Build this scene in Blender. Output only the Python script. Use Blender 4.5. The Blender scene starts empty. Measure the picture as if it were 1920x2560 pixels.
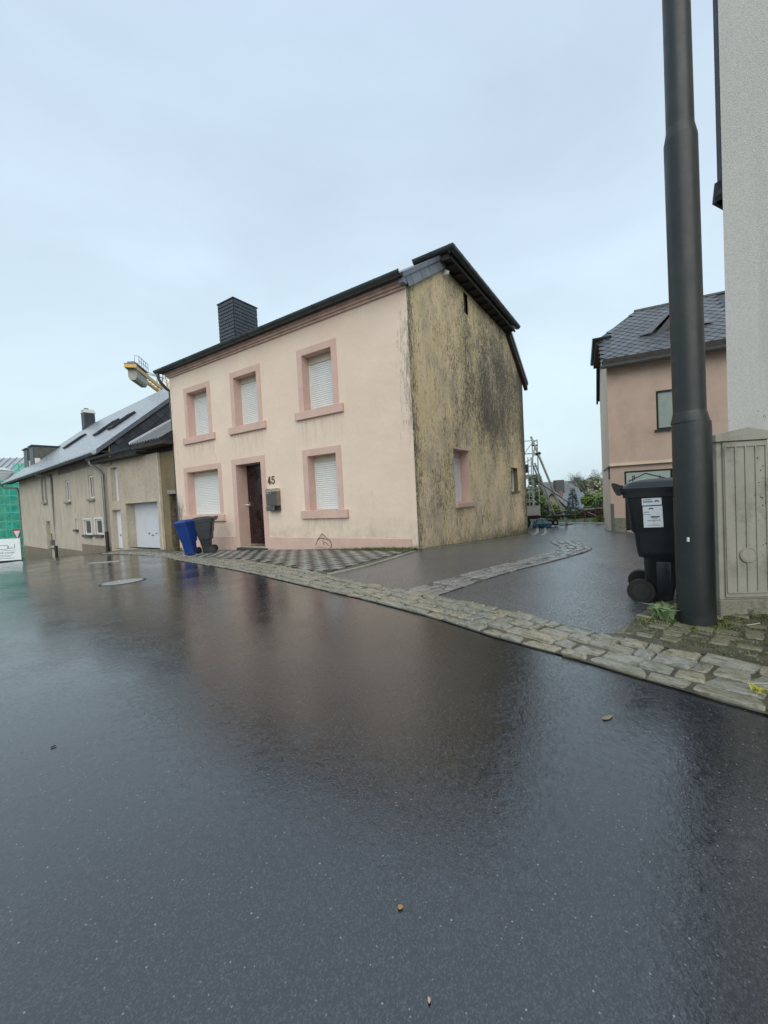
import bpy, bmesh, math, random
from mathutils import Vector, Matrix
RN = random.Random(11)
sc = bpy.context.scene
C = sc.collection
cos, sin, rad = math.cos, math.sin, math.radians

# ---------------------------------------------------------------- camera
PITCH, ROLL, EYE = -0.0312, 0.0513, 1.0
fw = Vector((0, cos(PITCH), sin(PITCH))); rt = Vector((1, 0, 0)); upv = rt.cross(fw)
cr = cos(ROLL)*rt - sin(ROLL)*upv; cu = sin(ROLL)*rt + cos(ROLL)*upv
cam = bpy.data.cameras.new('camera'); co = bpy.data.objects.new('camera', cam); C.objects.link(co)
co.matrix_world = Matrix((( cr.x, cu.x, -fw.x, 0), (cr.y, cu.y, -fw.y, 0), (cr.z, cu.z, -fw.z, EYE), (0, 0, 0, 1)))
cam.sensor_fit = 'VERTICAL'; cam.sensor_height = 36; cam.lens = 1011.5/2560*36
cam.clip_start = .05; cam.clip_end = 3000
sc.camera = co
sc.view_settings.view_transform = 'Standard'; sc.view_settings.look = 'None'
sc.view_settings.gamma = 1; sc.view_settings.use_curve_mapping = False
sc.view_settings.exposure = 0.72
SUN_EL, SUN_AZ = rad(42), rad(178)      # azimuth clockwise from +Y: behind the camera

# ---------------------------------------------------------------- world: overcast sky
w = bpy.data.worlds.new('World'); sc.world = w; w.use_nodes = True
nt = w.node_tree; nt.nodes.clear()
def nd(t, typ, **k):
    n = t.nodes.new(typ)
    for a, b in k.items():
        if a in n.inputs: n.inputs[a].default_value = b
        else: setattr(n, a, b)
    return n
out = nd(nt, 'ShaderNodeOutputWorld'); bg = nd(nt, 'ShaderNodeBackground'); bg.inputs['Strength'].default_value = 0.1
sky = nd(nt, 'ShaderNodeTexSky', sky_type='NISHITA'); sky.sun_disc = False
sky.sun_elevation = SUN_EL; sky.sun_rotation = SUN_AZ; sky.air_density = 2; sky.dust_density = 6
tc = nd(nt, 'ShaderNodeTexCoord'); sep = nd(nt, 'ShaderNodeSeparateXYZ')
nt.links.new(tc.outputs['Generated'], sep.inputs[0])
rp = nd(nt, 'ShaderNodeValToRGB'); e = rp.color_ramp.elements
e[0].position = 0.0; e[0].color = (4.7, 5.75, 6.15, 1); e[1].position = 1.0; e[1].color = (4.5, 5.3, 6.1, 1)
for p, c in ((0.12, (4.6, 5.75, 6.2, 1)), (0.42, (4.2, 5.15, 5.95, 1)), (0.78, (3.85, 4.7, 5.75, 1))):
    x = e.new(p); x.color = c
nt.links.new(sep.outputs['Z'], rp.inputs[0])
mp = nd(nt, 'ShaderNodeMapping'); mp.inputs['Scale'].default_value = (1.1, 1.1, 2.6)
nt.links.new(tc.outputs['Generated'], mp.inputs[0])
nz = nd(nt, 'ShaderNodeTexNoise', Scale=1.5, Detail=5.0, Roughness=.5, Distortion=.4)
nt.links.new(mp.outputs[0], nz.inputs['Vector'])
mr = nd(nt, 'ShaderNodeMapRange'); mr.inputs['From Min'].default_value = .3; mr.inputs['From Max'].default_value = .7
mr.inputs['To Min'].default_value = .88; mr.inputs['To Max'].default_value = 1.08
nt.links.new(nz.outputs[0], mr.inputs[0])
ml = nd(nt, 'ShaderNodeVectorMath', operation='SCALE')
nt.links.new(rp.outputs[0], ml.inputs[0]); nt.links.new(mr.outputs[0], ml.inputs['Scale'])
mx = nd(nt, 'ShaderNodeMix', data_type='RGBA'); mx.inputs[0].default_value = .93
nt.links.new(sky.outputs[0], mx.inputs[6]); nt.links.new(ml.outputs[0], mx.inputs[7])
nt.links.new(mx.outputs[2], bg.inputs[0]); nt.links.new(bg.outputs[0], out.inputs[0])

sl = bpy.data.lights.new('sun', 'SUN'); sl.energy = 1.3; sl.angle = rad(75); sl.color = (1, .95, .87)
so = bpy.data.objects.new('sun', sl); C.objects.link(so)
sd = Vector((sin(SUN_AZ)*cos(SUN_EL), cos(SUN_AZ)*cos(SUN_EL), sin(SUN_EL)))
so.rotation_euler = (-sd).to_track_quat('-Z', 'Y').to_euler()

# ---------------------------------------------------------------- ground height
TH = 0.5824
RX, RY = 0.6915, 8.4835
FDx, FDy = -cos(TH), sin(TH); GDx, GDy = sin(TH), cos(TH)
def uv(x, y): return (x-RX)*FDx+(y-RY)*FDy, (x-RX)*GDx+(y-RY)*GDy
def xy(u, v): return RX+FDx*u+GDx*v, RY+FDy*u+GDy*v
SN = [(-40,-.25),(-4,0),(0,.08),(9,.34),(12,.38),(15,.60),(22,1.12),(30,1.78),(40,2.6),(80,4.5),(200,7.0)]
def lin(u):
    if u <= SN[0][0]: return SN[0][1]
    for (a, p), (b, q) in zip(SN, SN[1:]):
        if u <= b: return p+(q-p)*(u-a)/(b-a)
    return SN[-1][1]
def sp(x, w_):
    x /= w_
    return w_*(x if x > 30 else math.log1p(math.exp(x)))
def ss(t): t = min(1, max(0, t)); return t*t*(3-2*t)
def G(x, y):
    u, v = uv(x, y)
    S = sum(lin(u+k) for k in (-1.5, -.75, 0, .75, 1.5))/5
    k = 1-ss((u-9)/3)
    z = -S-.066*(sp(v+.3, .35)-sp(v-9, .5))*k-.12*(1-k)*ss(-v/3)
    z -= .3*(sp(v-26, 2)-sp(v-50, 2))
    z += 16*ss((math.hypot(x, y)-150)/170)
    return z

# ---------------------------------------------------------------- materials
MATS = {}
def links(t, a, b): t.links.new(a, b)
class NM:
    """small helper round a material's node tree"""
    def __init__(s, name):
        s.m = bpy.data.materials.new(name); s.m.use_nodes = True; s.t = s.m.node_tree
        s.b = s.t.nodes['Principled BSDF']; s.tc = nd(s.t, 'ShaderNodeTexCoord'); MATS[name] = s.m
        s.obj = s.tc.outputs['Object']
        s.geo = None
    def map(s, scale=(1,1,1), loc=(0,0,0), src=None):
        m = nd(s.t, 'ShaderNodeMapping'); m.inputs['Scale'].default_value = scale; m.inputs['Location'].default_value = loc
        links(s.t, src or s.obj, m.inputs[0]); return m.outputs[0]
    def noise(s, scale, vec=None, detail=4, rough=.55, dist=0):
        n = nd(s.t, 'ShaderNodeTexNoise', Scale=scale, Detail=float(detail), Roughness=rough, Distortion=float(dist))
        links(s.t, vec or s.obj, n.inputs['Vector']); return n.outputs[0]
    def voro(s, scale, vec=None, feature='F1', out_='Distance', rnd=1.0):
        n = nd(s.t, 'ShaderNodeTexVoronoi', Scale=scale, feature=feature); n.inputs['Randomness'].default_value = rnd
        links(s.t, vec or s.obj, n.inputs['Vector']); return n.outputs[out_]
    def rng(s, x, a, b, c=0., d=1., smooth=False):
        n = nd(s.t, 'ShaderNodeMapRange'); n.inputs['From Min'].default_value = a; n.inputs['From Max'].default_value = b
        n.inputs['To Min'].default_value = c; n.inputs['To Max'].default_value = d
        if smooth: n.interpolation_type = 'SMOOTHSTEP'
        links(s.t, x, n.inputs[0]); return n.outputs[0]
    def math(s, op, a, b=0., clamp=False):
        n = nd(s.t, 'ShaderNodeMath', operation=op); n.use_clamp = clamp
        for i, q in enumerate((a, b)):
            if isinstance(q, (int, float)): n.inputs[i].default_value = q
            else: links(s.t, q, n.inputs[i])
        return n.outputs[0]
    def mix(s, f, a, b, blend='MIX'):
        n = nd(s.t, 'ShaderNodeMix', data_type='RGBA', blend_type=blend)
        for i, q in ((0, f), (6, a), (7, b)):
            if isinstance(q, (int, float)): n.inputs[i].default_value = q
            elif isinstance(q, (tuple, list)): n.inputs[i].default_value = (*q, 1) if len(q) == 3 else q
            else: links(s.t, q, n.inputs[i])
        return n.outputs[2]
    def xyz(s):
        n = nd(s.t, 'ShaderNodeSeparateXYZ'); links(s.t, s.obj, n.inputs[0]); return n.outputs
    def rand(s):
        return nd(s.t, 'ShaderNodeObjectInfo').outputs['Random']
    def bump(s, h, dist, strength=1.0, prev=None):
        n = nd(s.t, 'ShaderNodeBump'); n.inputs['Distance'].default_value = dist; n.inputs['Strength'].default_value = strength
        links(s.t, h, n.inputs['Height'])
        if prev is not None: links(s.t, prev, n.inputs['Normal'])
        return n.outputs[0]
    def set(s, **k):
        for a, q in k.items():
            a = a.replace('_', ' ')
            inp = s.b.inputs[a]
            if isinstance(q, (int, float)): inp.default_value = q
            elif isinstance(q, (tuple, list)): inp.default_value = (*q, 1) if len(q) == 3 else q
            else: links(s.t, q, inp)
        return s.m
def simple(name, col, rough=.6, var=.2, scale=4, bump=.0, bscale=60, metal=0., perobj=0., spec=.5, dirt=None, dscale=2.0, damt=.5):
    n = NM(name)
    a = tuple(c*(1-var) for c in col); b = tuple(min(1, c*(1+var)) for c in col)
    c = n.mix(n.rng(n.noise(scale, detail=6), .3, .7), a, b)
    if perobj:
        c = n.mix(1.0, c, n.mix(n.rand(), (1-perobj,)*3, (1+perobj,)*3), 'MULTIPLY')
    if dirt:
        c = n.mix(n.math('MULTIPLY', n.rng(n.noise(dscale, detail=8, rough=.7), .5, .72), damt), c, dirt)
    k = dict(Base_Color=c, Roughness=n.rng(n.noise(scale*3), .3, .7, max(.02, rough-.08), min(1, rough+.08)), Metallic=metal)
    n.b.inputs['Specular IOR Level'].default_value = spec
    if bump: k['Normal'] = n.bump(n.noise(bscale, detail=4), bump)
    return n.set(**k)

# wet asphalt of the road
n = NM('wet_asphalt')
fl = n.map((1, 1, 1))
warp = n.noise(2.2, detail=3)
g1 = n.noise(31, n.map((1.0, .72, 1)), 5, .70, 1.2)
g2 = n.voro(120, n.map((1, .8, 1)), rnd=1.0)
g3 = n.noise(150, None, 3, .65)
sm = n.rng(n.noise(.55, detail=5, rough=.6), .36, .64, .55, 1.25)       # how drowned the grain is
hh = n.math('ADD', g1, n.math('MULTIPLY', n.math('ADD', g2, g3), .16))
b1 = n.bump(hh, .0016)
nn = n.t.nodes[-1]; links(n.t, n.math('MULTIPLY', sm, .8), nn.inputs['Strength'])
vs = n.map((1, 1, 1), (3.1, 1.7, 0))
spk = n.rng(n.voro(85, vs, out_='Color'), .74, .92)
chip = n.rng(n.voro(85, vs), .24, .10)
big = n.noise(.7, detail=6, rough=.6)
base = n.mix(n.rng(big, .35, .65), (.007, .008, .0105), (.015, .0165, .0195))
grn = n.voro(300, n.map((1, .9, 1), (7, 3, 0)), out_='Color')
base = n.mix(n.rng(grn, .5, .98, 0, .8), base, (.068, .074, .084))
base = n.mix(n.rng(n.noise(75, detail=5, rough=.8), .52, .66, 0, .45), base, (.008, .009, .010))
base = n.mix(n.math('MULTIPLY', n.math('MULTIPLY', spk, chip), .7), base, (.42, .42, .41))
ro = n.rng(n.math('ADD', n.noise(1.6, detail=6, rough=.65), n.math('MULTIPLY', n.noise(90, detail=2), .25)), .42, .8, .035, .10)
pk = n.math('MULTIPLY', n.rng(n.math('ADD', n.noise(58, n.map((1, .8, 1), (2, 5, 0)), 4, .7), n.math('MULTIPLY', n.noise(1.1, detail=5, rough=.7), .5)), .75, .82), .8)
ro = n.math('ADD', ro, n.math('MULTIPLY', pk, .24))
ASPH = n.set(Base_Color=base, Roughness=ro, IOR=1.95, Normal=b1)
# damp asphalt of the lane (rougher, less water standing on it)
n = NM('damp_asphalt')
hh = n.math('ADD', n.noise(120, detail=3), n.voro(150))
base = n.mix(n.rng(n.noise(1.1, detail=6), .35, .65), (.050, .057, .067), (.074, .083, .095))
base = n.mix(n.rng(n.voro(110, out_='Color'), .45, .95, 0, .8), base, (.17, .175, .18))
base = n.mix(n.rng(n.noise(60, detail=5, rough=.8), .50, .60, 0, .7), base, (.018, .019, .021))
ro = n.rng(n.noise(1.3, n.map((1, .5, 1)), 6, .65), .35, .65, .09, .27)
pk = n.rng(n.noise(75, n.map((1, .8, 1), (2, 5, 0)), 4, .7), .50, .56)
ro = n.math('ADD', ro, n.math('MULTIPLY', pk, .30))
LANE = n.set(Base_Color=base, Roughness=ro, IOR=1.85, Normal=n.bump(hh, .0011, .9))

GRASS = simple('grass_ground', (.05, .075, .025), .9, .4, 3, .02, 30)
SOIL = simple('mossy_mortar', (.075, .07, .048), .55, .4, 9, .006, 90, dirt=(.055, .07, .022), dscale=6, damt=.8)
# paving stones
def stone_mat(name, a, b, c, moss=.35, rough=.4):
    n = NM(name)
    r = n.rand()
    cr_ = nd(n.t, 'ShaderNodeValToRGB'); el = cr_.color_ramp.elements; cr_.color_ramp.interpolation = 'LINEAR'
    el[0].color = (*a, 1); el[1].color = (*b, 1); el.new(.45).color = (*c, 1); el.new(.72).color = tuple(x*.75 for x in a)+(1,)
    links(n.t, r, cr_.inputs[0])
    of = nd(n.t, 'ShaderNodeVectorMath', operation='SCALE'); links(n.t, nd(n.t, 'ShaderNodeObjectInfo').outputs['Location'], of.inputs[0]); of.inputs['Scale'].default_value = 3.7
    ad = nd(n.t, 'ShaderNodeVectorMath', operation='ADD'); links(n.t, n.tc.outputs['Object'], ad.inputs[0]); links(n.t, of.outputs[0], ad.inputs[1])
    v = ad.outputs[0]
    col = n.mix(n.rng(n.noise(6, v, 7, .7), .35, .68), cr_.outputs[0], tuple(x*1.5 for x in c))
    col = n.mix(n.rng(n.noise(3.3, v, 6, .7), .46, .66, 0, moss), col, (.085, .085, .04))
    col = n.mix(n.rng(n.noise(22, v, 5, .75), .52, .66, 0, .6), col, tuple(x*.4 for x in a))
    gn = nd(n.t, 'ShaderNodeNewGeometry')
    wn = n.map((1, 1, 1), src=gn.outputs['Position'])
    h = n.noise(38, wn, 6, .65)
    return n.set(Base_Color=col, Roughness=n.rng(n.noise(5, v, 5), .3, .7, rough-.17, rough+.15), IOR=1.5, Normal=n.bump(h, .009, .7))
SETT = stone_mat('worn_sett', (.25, .23, .17), (.34, .27, .165), (.20, .205, .18), .85, .27)
SETTG = stone_mat('mossy_small_sett', (.20, .19, .14), (.30, .29, .24), (.14, .135, .09), .7, .4)
DRAINS = stone_mat('drain_sett', (.24, .23, .215), (.32, .30, .27), (.19, .19, .185), .1, .25)
PLATE_D = simple('dark_paving_tile', (.026, .030, .032), .38, .3, 8, .003, 90, perobj=.25, dirt=(.09, .10, .07), dscale=9, damt=.5)
PLATE_L = simple('light_paving_tile', (.23, .245, .225), .42, .22, 8, .003, 90, perobj=.18, dirt=(.07, .08, .045), dscale=7, damt=.6)
KERB = simple('kerb_concrete', (.24, .23, .19), .5, .25, 7, .004, 60, perobj=.2, dirt=(.07, .08, .035), dscale=8, damt=.6)
PAVE = simple('damp_block_paving', (.085, .085, .075), .45, .35, 12, .012, 26, dirt=(.06, .07, .035), dscale=3, damt=.6)

# front render of the pink house (object space: x -9..0, z height)
n = NM('cream_pink_render')
x_, y_, z_ = n.xyz()[:3]
c = n.mix(n.rng(n.noise(.8, detail=7, rough=.6), .35, .65), (.68, .56, .45), (.76, .63, .51))
c = n.mix(n.rng(n.noise(.35, detail=3), .4, .65), c, (.70, .55, .445))
c = n.mix(n.rng(n.noise(5, n.map((1, 1, .3)), 6, .7), .58, .75, 0, .25), c, (.42, .36, .27))
stk = n.math('ADD', n.math('MULTIPLY', n.noise(9, n.map((1.6, 1, .22)), 8, .75), .55), n.math('MULTIPLY', n.noise(34, n.map((1.4, 1, .2)), 6, .75), .45))
edge = n.math('ADD', n.rng(x_, -.60, 0, 0, .17), n.rng(x_, -8.5, -9.0, 0, .10))
hi = n.math('MULTIPLY', n.rng(z_, 1.7, 2.6), n.rng(z_, 5.3, 4.6))
lo = n.math('MULTIPLY', n.rng(x_, -8.35, -8.95, 0, .26), n.rng(z_, 1.9, 1.0))
msk = n.rng(n.math('ADD', n.math('ADD', n.math('MULTIPLY', edge, hi), lo), stk), .61, .73)
c = n.mix(n.math('MULTIPLY', msk, .8), c, (.075, .07, .055))
drp = None
for wx0, wx1, wz in ((-8.3, -6.8, 3.07), (-6.0, -4.5, 3.07), (-3.3, -1.8, 3.08), (-3.3, -1.8, .62)):
    q_ = n.math('MULTIPLY', n.math('MULTIPLY', n.rng(x_, wx0-.05, wx0+.1), n.rng(x_, wx1+.05, wx1-.1)), n.math('MULTIPLY', n.rng(z_, wz-.75, wz), n.rng(z_, wz+.05, wz)))
    drp = q_ if drp is None else n.math('ADD', drp, q_)
c = n.mix(n.math('MULTIPLY', n.math('MULTIPLY', drp, n.rng(n.noise(13, n.map((1, 1, .1)), 5, .7), .48, .62)), .42), c, (.30, .25, .18))
c = n.mix(n.rng(n.noise(120, detail=2), .74, .78, 0, .7), c, (.25, .20, .15))
low = n.math('MULTIPLY', n.rng(z_, .75, .0), n.rng(n.noise(2.3, detail=7, rough=.7), .42, .68))
c = n.mix(n.math('MULTIPLY', low, .7), c, (.36, .285, .21))
gr = n.rng(n.math('ADD', n.math('MULTIPLY', z_, -1.0), n.math('MULTIPLY', n.noise(7, detail=5), .55)), .18, .45)
c = n.mix(n.math('MULTIPLY', gr, .65), c, (.17, .16, .085))
bh = n.math('ADD', n.math('MULTIPLY', n.noise(4, detail=5), .8), n.math('MULTIPLY', n.noise(60, detail=3), .18))
CREAM = n.set(Base_Color=c, Roughness=.75, Normal=n.bump(bh, .02, .7))
n = NM('weathered_pink_paint')
c = n.mix(n.rng(n.noise(2.5, detail=7, rough=.65), .35, .65), (.54, .37, .31), (.61, .435, .365))
c = n.mix(n.rng(n.noise(9, n.map((1, 1, .4)), 7, .75), .60, .78, 0, .6), c, (.30, .21, .15))
c = n.mix(n.rng(n.noise(30, detail=3), .68, .72, 0, .8), c, (.55, .50, .44))
PINK = n.set(Base_Color=c, Roughness=.7, Normal=n.bump(n.noise(40, detail=4), .004))
# stained gable render (object space: y 0..9, z height)
n = NM('stained_gable_render')
x_, y_, z_ = n.xyz()[:3]
c = n.mix(n.rng(n.noise(1.1, detail=6), .35, .65), (.80, .61, .36), (.68, .55, .30))
c = n.mix(n.rng(n.noise(3, n.map((1, 1, .25)), 5, .6), .48, .66, 0, .8), c, (.76, .60, .44))
c = n.mix(n.math('MULTIPLY', n.rng(z_, 2.6, .3), n.rng(n.noise(1.6, n.map((1, 1, .5)), 5), .42, .62, 0, .9)), c, (.78, .60, .43))
reg = n.math('MULTIPLY', n.rng(y_, 1.5, 5.0), n.math('MULTIPLY', n.rng(z_, 1.7, 3.4), n.rng(z_, 7.2, 5.2)))
reg = n.math('ADD', n.math('MULTIPLY', reg, .082), n.rng(y_, 8.3, 9.1, 0, .09))
reg = n.math('ADD', reg, n.rng(y_, .40, 0, 0, .08))
reg = n.math('ADD', reg, n.math('MULTIPLY', n.noise(.7, n.map((1, 1, .6)), 5, .65), .24))
s1 = n.noise(15, n.map((1, 1, .30)), 8, .80, 1.4)
s2 = n.noise(34, n.map((1, 1, .42)), 6, .78, 1.2)
st = n.math('ADD', n.math('ADD', n.math('MULTIPLY', s1, .55), n.math('MULTIPLY', s2, .38)), reg)
c = n.mix(n.rng(n.noise(1.3, n.map((1, 1, .8), (4, 1, 2)), 5, .6), .50, .66, 0, .7), c, (.40, .345, .285))
c = n.mix(n.rng(st, .565, .62, 0, .60), c, (.33, .28, .16))
c = n.mix(n.rng(st, .612, .665, 0, .92), c, (.050, .045, .034))
c = n.mix(n.math('MULTIPLY', n.rng(n.noise(30, n.map((1, 1, .16)), 6, .75, 1.6), .60, .64), n.rng(st, .52, .62, .15, .85)), c, (.86, .74, .54))
mz = n.math('ADD', n.rng(z_, .45, -.75), n.math('MULTIPLY', n.noise(6, detail=6, rough=.7), .9))
c = n.mix(n.rng(mz, .85, 1.25, 0, .9), c, (.075, .075, .03))
bh = n.math('ADD', n.math('MULTIPLY', s1, 1.0), n.math('MULTIPLY', s2, .5))
GABLE = n.set(Base_Color=c, Roughness=.8, Normal=n.bump(bh, .02, .8))

def roughcast(name, a, b, dirt, z0, ds=1.0, damt=.7):
    n = NM(name); z_ = n.xyz()[2]
    c = n.mix(n.rng(n.noise(1.0, detail=6), .35, .65), a, b)
    st = n.noise(3.2, n.map((1, 1, .28)), 8, .72)
    c = n.mix(n.rng(st, .50, .70, 0, damt), c, dirt)
    c = n.mix(n.rng(n.noise(17, detail=5, rough=.7), .45, .7, 0, .5), c, tuple(x*.45 for x in a))
    c = n.mix(n.rng(n.math('ADD', n.math('MULTIPLY', z_, -.6), n.noise(4, detail=5)), z0, z0+.4, 0, .6), c, (.13, .12, .08))
    return n.set(Base_Color=c, Roughness=.85, Normal=n.bump(n.noise(28, detail=5), .02))
RC1 = roughcast('beige_roughcast', (.54, .475, .375), (.45, .40, .315), (.24, .22, .16), 1.3)
RC2 = roughcast('pinkish_roughcast', (.50, .43, .34), (.42, .365, .285), (.27, .24, .18), 1.2, damt=.5)
RC3 = roughcast('brown_roughcast', (.17, .135, .07), (.215, .17, .095), (.09, .08, .05), 1.2)
PLINTH = roughcast('brown_plinth', (.20, .16, .115), (.24, .195, .15), (.10, .09, .07), .9)
RPINK = simple('salmon_render', (.58, .43, .345), .75, .08, 1.2, .004, 70, dirt=(.34, .28, .20), dscale=.9, damt=.6)
RPINKS = simple('pale_side_render', (.70, .58, .45), .75, .1, 1.2, .006, 70)
n = NM('coarse_white_render')
c = n.mix(n.rng(n.noise(1.2, n.map((1, 1, .3)), 6), .35, .65), (.64, .62, .57), (.72, .70, .65))
c = n.mix(n.rng(n.noise(60, detail=4, rough=.7), .4, .65, 0, .35), c, (.36, .36, .35))
c = n.mix(n.rng(n.noise(5, n.map((1, 1, .08)), 5, .6), .5, .7, 0, .4), c, (.42, .43, .42))
WHITEW = n.set(Base_Color=c, Roughness=.85, Normal=n.bump(n.math('ADD', n.noise(130, detail=3), n.math('MULTIPLY', n.noise(9), .5)), .004))

SLATE = simple('wet_slate', (.035, .042, .052), .42, .3, 5, .004, 40, perobj=.3)
SLATER = simple('glossy_roof_slate', (.10, .11, .125), .34, .25, 6, .004, 40, perobj=.25)
SLATEL = simple('pale_edge_slate', (.14, .155, .18), .3, .2, 6, .002, 40, perobj=.15)
n = NM('far_slate_roof')
v = n.map((1, 1, 1)); 
br = nd(n.t, 'ShaderNodeTexBrick'); links(n.t, v, br.inputs['Vector']); br.inputs['Scale'].default_value = 4.2
br.inputs['Color1'].default_value = (.17, .185, .20, 1); br.inputs['Color2'].default_value = (.26, .28, .30, 1); br.inputs['Mortar'].default_value = (.05, .05, .055, 1)
c = n.mix(n.rng(n.noise(7, detail=5), .45, .65, 0, .6), br.outputs[0], (.40, .43, .46))
ROOFF = n.set(Base_Color=c, Roughness=.26, Normal=n.bump(br.outputs['Fac'], .012, .6))
ZINC = simple('dark_zinc', (.055, .066, .066), .38, .25, 3, .001, 20, metal=.35, dirt=(.03, .035, .025), dscale=4)
ZINCP = simple('grey_zinc_pipe', (.16, .165, .165), .42, .2, 3, .001, 20, metal=.4)
BLACKM = simple('black_iron', (.012, .012, .013), .4, .2)
WOODD = simple('dark_rafter_wood', (.035, .028, .022), .75, .4, 9)
SHUT = simple('white_shutter', (.66, .68, .67), .45, .06, 3, dirt=(.40, .40, .34), dscale=3, damt=.35)
SHUTB = simple('cream_shutter_box', (.52, .47, .37), .5, .1, 3)
WHITEP = simple('white_painted_metal', (.62, .65, .70), .4, .08, 2, dirt=(.35, .36, .36), dscale=2, damt=.4)
WFRAME = simple('white_window_frame', (.68, .68, .66), .4, .06)
GLASSD = simple('dark_window_glass', (.03, .035, .04), .06, .3, 2, spec=.8)
CURT = simple('grey_net_curtain', (.055, .055, .06), .5, .3, 14)
DOORW = simple('carved_dark_wood', (.022, .009, .008), .28, .4, 7, .002, 30)
STEPM = simple('dark_step_stone', (.05, .05, .045), .45, .3, 7, .005, 50)
STEEL = simple('brushed_steel', (.55, .54, .50), .3, .1, 5, metal=.9)
MBOX = simple('taupe_mailbox', (.105, .098, .09), .35, .12, 5, metal=.3)
MBOXS = simple('olive_mailbox_side', (.20, .195, .15), .4, .1, 5, metal=.4)
BRONZE = simple('old_bronze', (.10, .058, .028), .45, .3, 20, metal=.4)
POLEM = simple('anthracite_pole_paint', (.013, .017, .017), .43, .3, 2.2, .0006, 60, dirt=(.05, .052, .045), dscale=1.6, damt=.5)
BINB = simple('black_bin_plastic', (.006, .008, .011), .36, .3, 5, .0006, 160)
BING = simple('anthracite_bin_plastic', (.022, .027, .032), .45, .2, 5)
BINU = simple('blue_bin_plastic', (.006, .038, .20), .42, .15, 5)
RUB = simple('rubber', (.008, .008, .008), .55, .3)
RIMM = simple('grey_bin_rim', (.02, .022, .022), .4, .2)
PAPER = simple('white_sticker', (.66, .70, .75), .45, .03)
INK = simple('black_ink', (.012, .014, .018), .5, .1)
INKG = simple('grey_ink', (.14, .19, .21), .5, .1)
CABI = simple('weathered_cabinet', (.30, .295, .25), .6, .12, 5, .002, 60, dirt=(.13, .13, .10), dscale=7, damt=.75)
CABC = simple('mossy_concrete', (.22, .215, .165), .75, .3, 9, .008, 50, dirt=(.035, .04, .02), dscale=8, damt=.95)
SIGNW = simple('shop_sign_panel', (.42, .50, .45), .35, .05)
BANW = simple('white_banner', (.72, .78, .80), .5, .04)
YEL = simple('crane_yellow', (.62, .36, .10), .5, .12, 1)
CONC = simple('pale_concrete', (.36, .35, .33), .7, .15, 1)
CGREY = simple('grey_crane_steel', (.16, .18, .19), .5, .2, 1)
GALV = simple('galvanised_steel', (.40, .43, .44), .35, .15, 3, metal=.6)
ALU = simple('weathered_ladder_rail', (.50, .49, .46), .45, .2, 3, metal=.3)
TRUCKS = simple('grey_truck_side', (.36, .36, .35), .5, .15, 3)
TARP = simple('blue_tarpaulin', (.04, .12, .18), .45, .3, 8)
n = NM('green_debris_netting')
fz = n.noise(1.5, detail=4)
c = n.mix(n.rng(fz, .35, .65), (.0, .34, .23), (.02, .52, .38))
n.b.inputs['Alpha'].default_value = .55
NET = n.set(Base_Color=c, Roughness=.7)
def leafmat(name, a, b, pos=True):
    n = NM(name); gn = nd(n.t, 'ShaderNodeNewGeometry')
    v = n.map((1, 1, 1), src=gn.outputs['Position'])
    c = n.mix(n.rng(n.noise(2.6, v, 5, .7), .35, .65), a, b)
    return n.set(Base_Color=c, Roughness=.55)
LEAF = leafmat('fresh_green_leaves', (.07, .13, .02), (.17, .24, .035))
LEAFD = leafmat('dark_green_leaves', (.02, .05, .018), (.05, .10, .03))
LEAFP = leafmat('pale_blossom_leaves', (.20, .23, .12), (.36, .36, .24))
CONIF = leafmat('conifer_needles', (.015, .04, .035), (.035, .07, .055))
MOSS = leafmat('moss_green', (.05, .07, .015), (.12, .14, .03))
HEDGEB = leafmat('brown_hedge', (.04, .025, .018), (.09, .05, .03))
BARK = simple('grey_bark', (.13, .125, .11), .85, .3, 9)
TANW = simple('tan_house_wall', (.36, .32, .25), .8, .15, 1)
GREYW = simple('grey_house_wall', (.22, .25, .26), .8, .15, .6)
BRICKR = simple('red_brick_wall', (.25, .12, .09), .8, .2, 2)
HILL = simple('wooded_hill_green', (.045, .065, .06), .95, .35, .08)
TWIG = simple('dry_straw', (.40, .36, .26), .7, .2)
YLEAF = simple('yellow_weed', (.42, .40, .05), .6, .2)

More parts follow.
